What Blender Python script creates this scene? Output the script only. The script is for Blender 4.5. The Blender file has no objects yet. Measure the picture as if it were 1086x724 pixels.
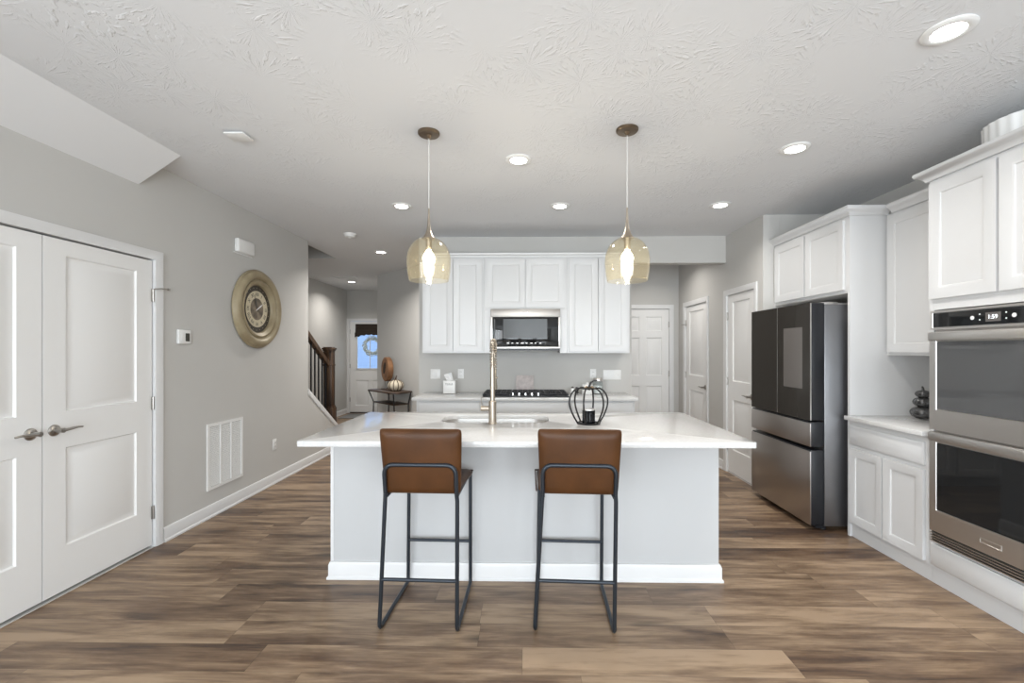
import bpy, bmesh, math, random
from mathutils import Matrix, Vector
random.seed(7)
PI = math.pi
sc = bpy.context.scene
COL = sc.collection

# ------------------------------------------------------------------ camera, world, sun, window light, exposure
CAM_H, YAW = 1.41, 0.017
cd = bpy.data.cameras.new('camera'); cd.sensor_width = 36; cd.lens = 475 / 1086 * 36
cd.shift_x = (543 - 549.2) / 1086; cd.shift_y = (371 - 362) / 1086; cd.clip_start = .05; cd.clip_end = 200
cam = bpy.data.objects.new('camera', cd); COL.objects.link(cam)
cam.location = (0, 0, CAM_H); cam.rotation_euler = (PI / 2, 0, YAW); sc.camera = cam
vs = sc.view_settings
vs.view_transform = 'Standard'; vs.look = 'None'; vs.gamma = 1; vs.use_curve_mapping = False
vs.exposure = 0.34
w = bpy.data.worlds.new('world'); sc.world = w; w.use_nodes = True
bg = w.node_tree.nodes['Background']; bg.inputs[0].default_value = (.80, .90, 1, 1); bg.inputs[1].default_value = 1.6


def area(name, loc, rot, sx, sy, watt, col=(1, 1, 1), spread=PI, shape='RECTANGLE'):
    d = bpy.data.lights.new(name, 'AREA'); d.shape = shape; d.size = sx; d.size_y = sy; d.energy = watt; d.color = col; d.spread = spread
    o = bpy.data.objects.new(name, d); COL.objects.link(o); o.location = loc; o.rotation_euler = rot
    return o


# lamps for daylight from assumed, unseen rear windows, tilted up towards the ceiling
RX = [(-2.2, -.9), (-.45, .85), (1.3, 2.6)]
for a, b in RX:
    area('window_daylight', ((a + b) / 2, -3.13, 1.35), (PI / 2 + .22, 0, 0), b - a, 2.1, 80, (.88, .945, 1))
# lamp at an unseen left-wall window, added to brighten the right-hand cabinets
area('window_daylight', (-2.58, -1.3, 1.35), (0, -PI / 2, 0), 1.7, 2.1, 62, (.95, .975, 1))
LAMP_W, LAMP_COL, BULB_W = 4.9, (1, .96, .90), 6


# ------------------------------------------------------------------ materials
def mat(name, col=(.8, .8, .8), rough=.5, metal=0, **k):
    m = bpy.data.materials.new(name); m.use_nodes = True
    n = m.node_tree.nodes; p = n['Principled BSDF']
    p.inputs['Base Color'].default_value = (*col, 1); p.inputs['Roughness'].default_value = rough; p.inputs['Metallic'].default_value = metal
    for key, v in k.items():
        nm = key.replace('_', ' ')
        p.inputs[nm].default_value = (*v, 1) if isinstance(v, tuple) else v
    m.diffuse_color = (*col, 1)
    return m


def nd(m, typ, **k):
    n = m.node_tree.nodes.new(typ)
    for a, v in k.items():
        if a.startswith('i_'):
            n.inputs[a[2:].replace('_', ' ')].default_value = v
        else:
            setattr(n, a, v)
    return n


def lk(m, a, b): m.node_tree.links.new(a, b)
def P(m): return m.node_tree.nodes['Principled BSDF']


def coords(m, scale=(1, 1, 1), rot=(0, 0, 0)):
    t = nd(m, 'ShaderNodeTexCoord'); mp = nd(m, 'ShaderNodeMapping')
    mp.inputs['Scale'].default_value = scale; mp.inputs['Rotation'].default_value = rot
    lk(m, t.outputs['Object'], mp.inputs['Vector'])
    return mp.outputs[0]


def bump(m, height, strength=.3, dist=.01):
    b = nd(m, 'ShaderNodeBump'); b.inputs['Strength'].default_value = strength; b.inputs['Distance'].default_value = dist
    lk(m, height, b.inputs['Height']); lk(m, b.outputs[0], P(m).inputs['Normal'])


def mottle(m, c1, c2, scale=3, vec=None, detail=4, lo=.35, hi=.65):
    """two-tone colour from noise"""
    n = nd(m, 'ShaderNodeTexNoise'); n.inputs['Scale'].default_value = scale; n.inputs['Detail'].default_value = detail
    lk(m, vec if vec is not None else coords(m), n.inputs['Vector'])
    r = nd(m, 'ShaderNodeValToRGB'); r.color_ramp.elements[0].position = lo; r.color_ramp.elements[1].position = hi
    r.color_ramp.elements[0].color = (*c1, 1); r.color_ramp.elements[1].color = (*c2, 1)
    lk(m, n.outputs[0], r.inputs[0]); lk(m, r.outputs[0], P(m).inputs['Base Color'])
    return n, r


M = {}
M['wall'] = mat('grey_wall_paint', (.535, .525, .505), .85)
n, _ = mottle(M['wall'], (.530, .521, .502), (.540, .531, .512), 2)
nn = nd(M['wall'], 'ShaderNodeTexNoise', i_Scale=160.0); lk(M['wall'], coords(M['wall']), nn.inputs['Vector']); bump(M['wall'], nn.outputs[0], .08, .002)
# stomped plaster ceiling: short radiating brush strokes
m = M['ceiling'] = mat('textured_ceiling_paint', (.735, .745, .76), .9)
c = coords(m)
v1 = nd(m, 'ShaderNodeTexVoronoi', i_Scale=3.2); lk(m, c, v1.inputs['Vector'])
sub = nd(m, 'ShaderNodeVectorMath', operation='SUBTRACT'); lk(m, c, sub.inputs[0]); lk(m, v1.outputs['Position'], sub.inputs[1])
sx = nd(m, 'ShaderNodeSeparateXYZ'); lk(m, sub.outputs[0], sx.inputs[0])
at = nd(m, 'ShaderNodeMath', operation='ARCTAN2'); lk(m, sx.outputs[1], at.inputs[0]); lk(m, sx.outputs[0], at.inputs[1])
ln = nd(m, 'ShaderNodeVectorMath', operation='LENGTH'); lk(m, sub.outputs[0], ln.inputs[0])
cb = nd(m, 'ShaderNodeCombineXYZ'); lk(m, at.outputs[0], cb.inputs[0]); lk(m, ln.outputs['Value'], cb.inputs[1])
mp = nd(m, 'ShaderNodeMapping'); mp.inputs['Scale'].default_value = (7, 16, 1); lk(m, cb.outputs[0], mp.inputs['Vector'])
n2 = nd(m, 'ShaderNodeTexNoise', i_Scale=1.3, i_Detail=3.0); lk(m, mp.outputs[0], n2.inputs['Vector'])
n3 = nd(m, 'ShaderNodeTexNoise', i_Scale=2.0); lk(m, c, n3.inputs['Vector'])
r1 = nd(m, 'ShaderNodeValToRGB'); r1.color_ramp.elements[0].position = .52; r1.color_ramp.elements[1].position = .66; lk(m, n2.outputs[0], r1.inputs[0])
r2 = nd(m, 'ShaderNodeValToRGB'); r2.color_ramp.elements[0].position = .42; r2.color_ramp.elements[1].position = .6; lk(m, n3.outputs[0], r2.inputs[0])
mu = nd(m, 'ShaderNodeMath', operation='MULTIPLY'); lk(m, r1.outputs[0], mu.inputs[0]); lk(m, r2.outputs[0], mu.inputs[1])
bump(m, mu.outputs[0], .42, .008)
M['ceiling_plain'] = mat('smooth_ceiling_paint', (.75, .755, .765), .9)
M['trim'] = mat('white_trim_paint', (.71, .71, .71), .38)
M['door'] = mat('white_door_paint', (.80, .795, .785), .42)
M['cab'] = mat('white_cabinet_paint', (.615, .618, .622), .32)
M['islandpaint'] = mat('pale_grey_island_paint', (.50, .505, .51), .6)
m = M['quartz'] = mat('white_quartz', (.72, .71, .70), .10)
mottle(m, (.61, .605, .60), (.65, .645, .64), 60, detail=2)
M['nickel'] = mat('brushed_nickel', (.42, .40, .375), .3, 1)
M['gold_nickel'] = mat('warm_brushed_nickel', (.42, .37, .31), .34, 1)
M['bronze'] = mat('antique_bronze_metal', (.22, .17, .12), .35, 1)
M['chrome'] = mat('polished_chrome', (.8, .8, .8), .12, 1)


def brushed(name, col, rough, stretch, metal=1):
    m = mat(name, col, rough, metal)
    n = nd(m, 'ShaderNodeTexNoise', i_Scale=1.0, i_Detail=3.0); lk(m, coords(m, stretch), n.inputs['Vector'])
    mr = nd(m, 'ShaderNodeMapRange'); mr.inputs['To Min'].default_value = rough * .94; mr.inputs['To Max'].default_value = rough * 1.06
    lk(m, n.outputs[0], mr.inputs[0]); lk(m, mr.outputs[0], P(m).inputs['Roughness'])
    return m


M['steel'] = brushed('stainless_steel', (.70, .68, .66), .33, (3, 3, 300))
M['darksteel'] = brushed('dark_taupe_steel', (.48, .45, .43), .30, (3, 3, 300))
M['mwsteel'] = brushed('satin_steel', (.36, .34, .32), .42, (3, 3, 300))
M['fridge_side'] = brushed('graphite_side_panel', (.27, .27, .28), .38, (300, 300, 3))
M['fridge_glass'] = mat('charcoal_glass_door', (.028, .025, .022), .16, 0, Specular_IOR_Level=.35)
M['screen'] = mat('grey_glass_screen', (.13, .12, .115), .08)
M['black'] = mat('black_plastic', (.012, .013, .016), .35)
M['blackglass'] = mat('black_oven_glass', (.012, .013, .014), .04, 0, Specular_IOR_Level=.5)
M['mwglass'] = mat('grey_mesh_glass', (.12, .125, .13), .12, 0, Specular_IOR_Level=.12)
M['greyglass'] = mat('grey_oven_glass', (.085, .087, .09), .05, 0, Specular_IOR_Level=.5)
M['castiron'] = mat('black_cast_iron', (.012, .013, .018), .45)
M['tube'] = mat('gunmetal_tube', (.035, .042, .052), .38, .6)
m = M['leather'] = mat('brown_leather', (.12, .045, .019), .40)
n, _ = mottle(m, (.062, .025, .009), (.082, .033, .0115), 9, detail=6); P(m).inputs['Specular IOR Level'].default_value = .22
v = nd(m, 'ShaderNodeTexVoronoi', i_Scale=420.0); lk(m, coords(m), v.inputs['Vector']); bump(m, v.outputs[0], .12, .001)
M['stitch'] = mat('dark_brown_piping', (.05, .022, .012), .6)
m = M['walnut'] = mat('dark_stained_wood', (.045, .024, .012), .38)
mottle(m, (.022, .012, .007), (.085, .045, .022), 1, coords(m, (26, 26, 3)))
m = M['tablewood'] = mat('dark_table_wood', (.05, .03, .02), .45)
mottle(m, (.03, .018, .012), (.09, .05, .03), 4, coords(m, (2, 12, 2)))
m = M['redwood'] = mat('orange_brown_wood', (.24, .12, .06), .5)
mottle(m, (.16, .075, .035), (.30, .15, .07), 9)
M['shade'] = mat('dark_brown_fabric', (.028, .019, .013), .9)
M['pumpkin'] = mat('cream_pumpkin', (.66, .58, .45), .5)
M['pewter'] = mat('pewter_glaze', (.11, .11, .112), .25, .55)
M['wire'] = mat('black_wire', (.018, .017, .018), .4, .4)
m = M['frost'] = mat('frosted_pale_branches', (.62, .66, .66), .9)
mottle(m, (.40, .43, .40), (.9, .92, .93), 30)
M['mat'] = mat('grey_woven_mat', (.2, .2, .2), .95)
m = M['clockgold'] = mat('antique_gold_frame', (.33, .265, .155), .45, .12)
mottle(m, (.29, .235, .145), (.37, .31, .20), 7)
M['clockcream'] = mat('cream_dial', (.60, .53, .38), .6)
M['clockdark'] = mat('dark_dial', (.055, .045, .035), .4)
m = M['clockbrown'] = mat('brown_map_dial', (.16, .12, .085), .5); mottle(m, (.09, .07, .05), (.26, .21, .15), 16)
M['tile'] = mat('pale_stone_tile', (.50, .44, .42), .4); mottle(M['tile'], (.42, .37, .36), (.56, .50, .48), 20)
M['paper'] = mat('white_tissue_paper', (.8, .8, .8), .9)
M['ceramic'] = mat('white_ceramic', (.80, .80, .79), .25)
M['plastic'] = mat('white_plastic', (.78, .78, .77), .35)
M['ink'] = mat('dark_grey_ink', (.06, .06, .06), .6)
M['lcd'] = mat('dark_lcd', (.06, .058, .05), .2)
M['dark'] = mat('dark_void', (.02, .02, .02), .9)
M['blue'] = mat('blue_siding', (.36, .50, .78), .7)
M['concrete'] = mat('pale_concrete', (.55, .55, .55), .9)
M['riser'] = mat('stair_carpet', (.35, .33, .31), .95)


def emit(name, col, s):
    m = bpy.data.materials.new(name); m.use_nodes = True
    P(m).inputs['Base Color'].default_value = (*col, 1)
    P(m).inputs['Emission Color'].default_value = (*col, 1); P(m).inputs['Emission Strength'].default_value = s
    return m


M['lamp'] = emit('lit_led_disc', (1, .98, .95), 14)
M['bulb'] = emit('lit_warm_bulb', (1, .93, .78), 16)
M['digits'] = emit('lit_display_digits', (.9, .95, 1), 1.2)


def thin_glass(name, tint, rough=.02, reflect=1.0, alpha=0.0, body=(.8, .7, .5)):
    m = bpy.data.materials.new(name); m.use_nodes = True; nt = m.node_tree; nt.nodes.remove(P(m))
    out = nt.nodes['Material Output']
    tr = nt.nodes.new('ShaderNodeBsdfTransparent'); tr.inputs[0].default_value = (*tint, 1)
    gl = nt.nodes.new('ShaderNodeBsdfGlossy'); gl.inputs['Roughness'].default_value = rough
    lw_ = nt.nodes.new('ShaderNodeLayerWeight'); lw_.inputs[0].default_value = .5
    pw_ = nt.nodes.new('ShaderNodeMath'); pw_.operation = 'POWER'; pw_.inputs[1].default_value = 3.5; nt.links.new(lw_.outputs['Facing'], pw_.inputs[0])
    fr = nt.nodes.new('ShaderNodeMath'); fr.operation = 'MULTIPLY_ADD'; fr.inputs[1].default_value = .45; fr.inputs[2].default_value = .035; nt.links.new(pw_.outputs[0], fr.inputs[0])
    mx = nt.nodes.new('ShaderNodeMixShader')
    nt.links.new(fr.outputs[0], mx.inputs[0]); nt.links.new(tr.outputs[0], mx.inputs[1]); nt.links.new(gl.outputs[0], mx.inputs[2])
    last = mx.outputs[0]
    if alpha:
        df = nt.nodes.new('ShaderNodeBsdfDiffuse'); df.inputs[0].default_value = (*body, 1)
        tl = nt.nodes.new('ShaderNodeBsdfTranslucent'); tl.inputs[0].default_value = (*body, 1)
        ad = nt.nodes.new('ShaderNodeMixShader'); nt.links.new(df.outputs[0], ad.inputs[1]); nt.links.new(tl.outputs[0], ad.inputs[2])
        tc = nt.nodes.new('ShaderNodeTexCoord'); no = nt.nodes.new('ShaderNodeTexNoise'); no.inputs['Scale'].default_value = 90; no.inputs['Detail'].default_value = 4
        nt.links.new(tc.outputs['Object'], no.inputs['Vector'])
        rp = nt.nodes.new('ShaderNodeMapRange'); rp.inputs['From Min'].default_value = .45; rp.inputs['From Max'].default_value = .72
        rp.inputs['To Min'].default_value = alpha * .45; rp.inputs['To Max'].default_value = alpha * 2.4
        nt.links.new(no.outputs[0], rp.inputs[0])
        m2 = nt.nodes.new('ShaderNodeMixShader'); nt.links.new(rp.outputs[0], m2.inputs[0]); nt.links.new(last, m2.inputs[1]); nt.links.new(ad.outputs[0], m2.inputs[2]); last = m2.outputs[0]
    nt.links.new(last, out.inputs[0])
    return m


M['glass'] = thin_glass('clear_window_glass', (.95, .97, .97))
M['globe'] = thin_glass('seeded_amber_glass', (.970, .950, .895), .03, 1, .022, (.5, .45, .33))
M['jar'] = thin_glass('clear_jar_glass', (.93, .95, .95), .03, 1, .05, (.7, .7, .7))
M['candleglass'] = thin_glass('smoky_blue_glass', (.20, .23, .29), .05, 1, .12, (.03, .035, .05))

# plank floor: planks run across the room
m = M['floor'] = mat('wood_plank_vinyl', (.2, .14, .1), .42)
PW, PL = .182, 1.22


def mth(op, a, b=None):
    n = nd(m, 'ShaderNodeMath', operation=op)
    for i, x in enumerate((a, b)):
        if x is None: continue
        if isinstance(x, (int, float)): n.inputs[i].default_value = x
        else: lk(m, x, n.inputs[i])
    return n.outputs[0]


tc = nd(m, 'ShaderNodeTexCoord'); sp = nd(m, 'ShaderNodeSeparateXYZ'); lk(m, tc.outputs['Object'], sp.inputs[0])
fy = mth('DIVIDE', sp.outputs[1], PW); row = mth('FLOOR', fy)
wn = nd(m, 'ShaderNodeTexWhiteNoise', noise_dimensions='1D'); lk(m, row, wn.inputs['W'])
fx = mth('ADD', mth('DIVIDE', sp.outputs[0], PL), mth('MULTIPLY', wn.outputs['Value'], 7.3)); colx = mth('FLOOR', fx)
idv = nd(m, 'ShaderNodeCombineXYZ'); lk(m, row, idv.inputs[0]); lk(m, colx, idv.inputs[1])
wid = nd(m, 'ShaderNodeTexWhiteNoise', noise_dimensions='2D'); lk(m, idv.outputs[0], wid.inputs['Vector'])
# grain: noise stretched along the plank and shifted per plank
gc = nd(m, 'ShaderNodeCombineXYZ'); lk(m, mth('MULTIPLY', sp.outputs[0], 1.9), gc.inputs[0]); lk(m, mth('MULTIPLY', sp.outputs[1], 13), gc.inputs[1]); lk(m, mth('MULTIPLY', wid.outputs['Value'], 40), gc.inputs[2])
g1 = nd(m, 'ShaderNodeTexNoise', i_Scale=1.0, i_Detail=7.0, i_Roughness=.6, i_Distortion=.3); lk(m, gc.outputs[0], g1.inputs['Vector'])
gc2 = nd(m, 'ShaderNodeCombineXYZ'); lk(m, mth('MULTIPLY', sp.outputs[0], 5), gc2.inputs[0]); lk(m, mth('MULTIPLY', sp.outputs[1], 90), gc2.inputs[1]); lk(m, wid.outputs['Value'], gc2.inputs[2])
g2 = nd(m, 'ShaderNodeTexNoise', i_Scale=1.0, i_Detail=4.0); lk(m, gc2.outputs[0], g2.inputs['Vector'])
tone = mth('ADD', mth('ADD', mth('ADD', mth('MULTIPLY', g1.outputs[0], 1.0), .095), mth('MULTIPLY', wid.outputs['Value'], .24)), mth('MULTIPLY', g2.outputs[0], .20))
rp = nd(m, 'ShaderNodeValToRGB'); cr = rp.color_ramp
cr.elements[0].position = .58; cr.elements[0].color = (.058, .034, .023, 1)
cr.elements[1].position = 1.0; cr.elements[1].color = (.37, .262, .170, 1)
for p_, c_ in ((.69, (.122, .074, .044)), (.79, (.185, .120, .074)), (.89, (.27, .185, .115))):
    e = cr.elements.new(p_); e.color = (*c_, 1)
lk(m, tone, rp.inputs[0])
# knots
kc = nd(m, 'ShaderNodeCombineXYZ'); lk(m, mth('MULTIPLY', sp.outputs[0], 1.3), kc.inputs[0]); lk(m, mth('MULTIPLY', sp.outputs[1], 3.2), kc.inputs[1]); lk(m, mth('MULTIPLY', wid.outputs['Value'], 9), kc.inputs[2])
kv = nd(m, 'ShaderNodeTexVoronoi', i_Scale=1.0); lk(m, kc.outputs[0], kv.inputs['Vector'])
kr = nd(m, 'ShaderNodeMapRange'); kr.inputs['From Min'].default_value = .04; kr.inputs['From Max'].default_value = .20; kr.inputs['To Min'].default_value = .38; kr.inputs['To Max'].default_value = 1
lk(m, kv.outputs['Distance'], kr.inputs[0])
# seams
ey = mth('MINIMUM', mth('FRACT', fy), mth('SUBTRACT', 1, mth('FRACT', fy))); ex = mth('MINIMUM', mth('FRACT', fx), mth('SUBTRACT', 1, mth('FRACT', fx)))
seam = mth('MINIMUM', mth('MULTIPLY', ey, PW), mth('MULTIPLY', ex, PL))
sr = nd(m, 'ShaderNodeMapRange'); sr.inputs['From Max'].default_value = .002; sr.inputs['To Min'].default_value = .55; sr.inputs['To Max'].default_value = 1; lk(m, seam, sr.inputs[0])
fac = mth('MULTIPLY', kr.outputs[0], sr.outputs[0])
mx = nd(m, 'ShaderNodeMix', data_type='RGBA', blend_type='MULTIPLY'); mx.inputs[0].default_value = 1
lk(m, rp.outputs[0], mx.inputs[6]); cmb = nd(m, 'ShaderNodeCombineColor')
for i in range(3): lk(m, fac, cmb.inputs[i])
lk(m, cmb.outputs[0], mx.inputs[7]); lk(m, mx.outputs[2], P(m).inputs['Base Color'])
rr = nd(m, 'ShaderNodeMapRange'); rr.inputs['To Min'].default_value = .3; rr.inputs['To Max'].default_value = .5; lk(m, g1.outputs[0], rr.inputs[0]); lk(m, rr.outputs[0], P(m).inputs['Roughness'])
bump(m, fac, .3, .002)


# ------------------------------------------------------------------ geometry helpers
def frame(o, U, V, W):
    """local (x, y, z) -> o + x*U + y*V + z*W"""
    m_ = Matrix.Identity(4)
    for i, a in enumerate((U, V, W)):
        for j in range(3): m_[j][i] = a[j]
    for j in range(3): m_[j][3] = o[j]
    return m_


X_, Y_, Z_ = Vector((1, 0, 0)), Vector((0, 1, 0)), Vector((0, 0, 1))
def face_cam(y, x=0, z=0): return frame((x, y, z), X_, Z_, -Y_)      # local: x=right, y=up, z=towards the camera
def face_right(x, y=0, z=0): return frame((x, y, z), Y_, Z_, X_)     # on the left wall: x=depth, y=up, z=into the room
def face_left(x, y=0, z=0): return frame((x, y, z), Y_, Z_, -X_)     # on the right wall


class MB:
    def __init__(s, m=None): s.v = []; s.f = []; s.mi = []; s.M = m or Matrix.Identity(4); s.cur = 0

    def add(s, vs_, fs):
        b = len(s.v); s.v += [tuple(s.M @ Vector(p)) for p in vs_]
        for f in fs: s.f.append([b + i for i in f]); s.mi.append(s.cur)

    def box(s, x0, x1, y0, y1, z0, z1):
        s.add([(x, y, z) for z in (z0, z1) for y in (y0, y1) for x in (x0, x1)],
              [(0, 2, 3, 1), (4, 5, 7, 6), (0, 1, 5, 4), (2, 6, 7, 3), (0, 4, 6, 2), (1, 3, 7, 5)])
        return s

    def prism(s, pts, z0, z1):
        n = len(pts); s.add([(x, y, z0) for x, y in pts] + [(x, y, z1) for x, y in pts],
                            [tuple(range(n))[::-1], tuple(range(n, 2 * n))] + [(i, (i + 1) % n, n + (i + 1) % n, n + i) for i in range(n)])
        return s

    def lathe(s, prof, seg=32, c=(0, 0, 0), closed=False, fn=None):
        """profile [(r, z)] about the local z axis; r=0 ends collapse"""
        vs_ = []; idx = []
        for r, z in prof:
            if r < 1e-6: idx.append([len(vs_)] * seg); vs_.append((c[0], c[1], c[2] + z))
            else:
                row_ = []
                for k in range(seg):
                    a = 2 * PI * k / seg; q = r * (fn(a, z) if fn else 1); row_.append(len(vs_)); vs_.append((c[0] + q * math.cos(a), c[1] + q * math.sin(a), c[2] + z))
                idx.append(row_)
        fs = []; n = len(prof)
        for i in range(n if closed else n - 1):
            A, B = idx[i], idx[(i + 1) % n]
            for k in range(seg):
                q = [A[k], A[(k + 1) % seg], B[(k + 1) % seg], B[k]]; q2 = []
                for t in q:
                    if t not in q2: q2.append(t)
                if len(q2) > 2: fs.append(q2)
        s.add(vs_, fs); return s

    def tube(s, pts, r, seg=10, closed=False, caps=True):
        pts = [Vector(p) for p in pts]; n = len(pts); rs = r if isinstance(r, (list, tuple)) else [r] * n
        t0 = (pts[1] - pts[0]).normalized(); up = Vector((0, 0, 1)) if abs(t0.z) < .9 else Vector((1, 0, 0))
        nrm = t0.cross(up).normalized(); vs_ = []; prev = t0
        for i, p in enumerate(pts):
            if closed: t = (pts[(i + 1) % n] - pts[i - 1]).normalized()
            elif i == 0: t = t0
            elif i == n - 1: t = (pts[-1] - pts[-2]).normalized()
            else: t = ((pts[i + 1] - p).normalized() + (p - pts[i - 1]).normalized()).normalized()
            q = prev.rotation_difference(t); nrm = (q @ nrm).normalized(); prev = t; b = t.cross(nrm)
            for k in range(seg):
                a = 2 * PI * k / seg; vs_.append(tuple(p + rs[i] * (math.cos(a) * nrm + math.sin(a) * b)))
        fs = [(i * seg + k, i * seg + (k + 1) % seg, ((i + 1) % n) * seg + (k + 1) % seg, ((i + 1) % n) * seg + k) for i in range(n if closed else n - 1) for k in range(seg)]
        if caps and not closed: fs += [tuple(range(seg))[::-1], tuple(range((n - 1) * seg, n * seg))]
        s.add(vs_, fs); return s

    def cyl(s, a, b, r, seg=20): return s.tube([a, b], r, seg)

    def sphere(s, c, r, seg=16, rings=10, sc_=(1, 1, 1)):
        vs_ = [(c[0], c[1], c[2] + r * sc_[2])]
        for i in range(1, rings):
            t = PI * i / rings
            for k in range(seg):
                a = 2 * PI * k / seg; vs_.append((c[0] + r * sc_[0] * math.sin(t) * math.cos(a), c[1] + r * sc_[1] * math.sin(t) * math.sin(a), c[2] + r * sc_[2] * math.cos(t)))
        vs_.append((c[0], c[1], c[2] - r * sc_[2])); L = len(vs_) - 1
        fs = [(0, 1 + k, 1 + (k + 1) % seg) for k in range(seg)] + [(L, L - seg + (k + 1) % seg, L - seg + k) for k in range(seg)]
        for i in range(rings - 2):
            for k in range(seg): a = 1 + i * seg; fs.append((a + k, a + seg + k, a + seg + (k + 1) % seg, a + (k + 1) % seg))
        s.add(vs_, fs); return s

    def sweep(s, path, prof, closed=False):
        """profile [(n, c)]: n to the left of the path in the local xy plane (mitred), c along local z"""
        n = len(path); P2 = [Vector(p) for p in path]; vs_ = []
        def nr(a, b): d = (b - a).normalized(); return Vector((-d.y, d.x))
        for i in range(n):
            if closed or 0 < i < n - 1:
                a = nr(P2[i - 1], P2[i]); b = nr(P2[i], P2[(i + 1) % n]); h = a + b; mv = h / (h.dot(a))
            elif i == 0: mv = nr(P2[0], P2[1])
            else: mv = nr(P2[-2], P2[-1])
            for q, c_ in prof: vs_.append((P2[i].x + mv.x * q, P2[i].y + mv.y * q, c_))
        k = len(prof)
        fs = [(i * k + j, i * k + (j + 1) % k, ((i + 1) % n) * k + (j + 1) % k, ((i + 1) % n) * k + j) for i in range(n if closed else n - 1) for j in range(k)]
        if not closed: fs += [tuple(range(k))[::-1], tuple(range((n - 1) * k, n * k))]
        s.add(vs_, fs); return s

    def slab(s, x0, x1, y0, y1, z0, z1, panels=(), rings=((0, 0), (.011, -.008)), edge=.003):
        """a board whose front (z1) carries recessed or raised panels [(x0,x1,y0,y1)]"""
        xs = sorted({x0, x1} | {p[i] for p in panels for i in (0, 1)}); ys = sorted({y0, y1} | {p[i] for p in panels for i in (2, 3)})
        ident = {}; vs_ = []; fs = []
        def vid(x, y, z):
            k = (round(x, 5), round(y, 5), round(z, 5))
            if k not in ident: ident[k] = len(vs_); vs_.append((x, y, z))
            return ident[k]
        def e(x, y, z):   # chamfered front border
            return vid(x, y, z)
        for i in range(len(xs) - 1):
            for j in range(len(ys) - 1):
                a, b, c_, d = xs[i], xs[i + 1], ys[j], ys[j + 1]
                fs.append([vid(a, c_, z0), vid(a, d, z0), vid(b, d, z0), vid(b, c_, z0)])
                if not any(p[0] <= a + 1e-6 and b <= p[1] + 1e-6 and p[2] <= c_ + 1e-6 and d <= p[3] + 1e-6 for p in panels):
                    fs.append([vid(a, c_, z1), vid(b, c_, z1), vid(b, d, z1), vid(a, d, z1)])
                if i == 0: fs.append([vid(a, c_, z0), vid(a, c_, z1), vid(a, d, z1), vid(a, d, z0)])
                if i == len(xs) - 2: fs.append([vid(b, c_, z0), vid(b, d, z0), vid(b, d, z1), vid(b, c_, z1)])
                if j == 0: fs.append([vid(a, c_, z0), vid(b, c_, z0), vid(b, c_, z1), vid(a, c_, z1)])
                if j == len(ys) - 2: fs.append([vid(a, d, z0), vid(a, d, z1), vid(b, d, z1), vid(b, d, z0)])
        for p in panels:
            prev = None
            for (q, dz) in rings:
                cur = [vid(p[0] + q, p[2] + q, z1 + dz), vid(p[1] - q, p[2] + q, z1 + dz), vid(p[1] - q, p[3] - q, z1 + dz), vid(p[0] + q, p[3] - q, z1 + dz)]
                if prev:
                    for k in range(4): fs.append([prev[k], prev[(k + 1) % 4], cur[(k + 1) % 4], cur[k]])
                prev = cur
            fs.append(prev)
        s.add(vs_, fs); return s

    def text(s, txt, size, depth=.001, at=(0, 0, 0), align='CENTER', rot=0):
        cu = bpy.data.curves.new('t', 'FONT'); cu.body = txt; cu.size = size; cu.extrude = depth / 2; cu.align_x = align; cu.align_y = 'CENTER'; cu.resolution_u = 3
        o = bpy.data.objects.new('t', cu); COL.objects.link(o)
        me = bpy.data.meshes.new_from_object(o.evaluated_get(bpy.context.evaluated_depsgraph_get()))
        R = Matrix.Translation(at) @ Matrix.Rotation(rot, 4, 'Z')
        s.add([tuple(R @ v_.co) for v_ in me.vertices], [tuple(p.vertices) for p in me.polygons])
        bpy.data.objects.remove(o); bpy.data.curves.remove(cu); bpy.data.meshes.remove(me); return s


WM = {}


def setp(o, label=None, cat=None, group=None, kind=None):
    for k, v_ in (('label', label), ('category', cat), ('group', group), ('kind', kind)):
        if v_: o[k] = v_
    return o


def thing(name, loc, label=None, cat=None, group=None, kind=None, rz=0):
    o = bpy.data.objects.new(name, None); COL.objects.link(o); o.empty_display_size = .1
    o.location = loc; o.rotation_euler = (0, 0, rz)
    WM[o.name] = Matrix.Translation(loc) @ Matrix.Rotation(rz, 4, 'Z')
    return setp(o, label, cat, group, kind)


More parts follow.
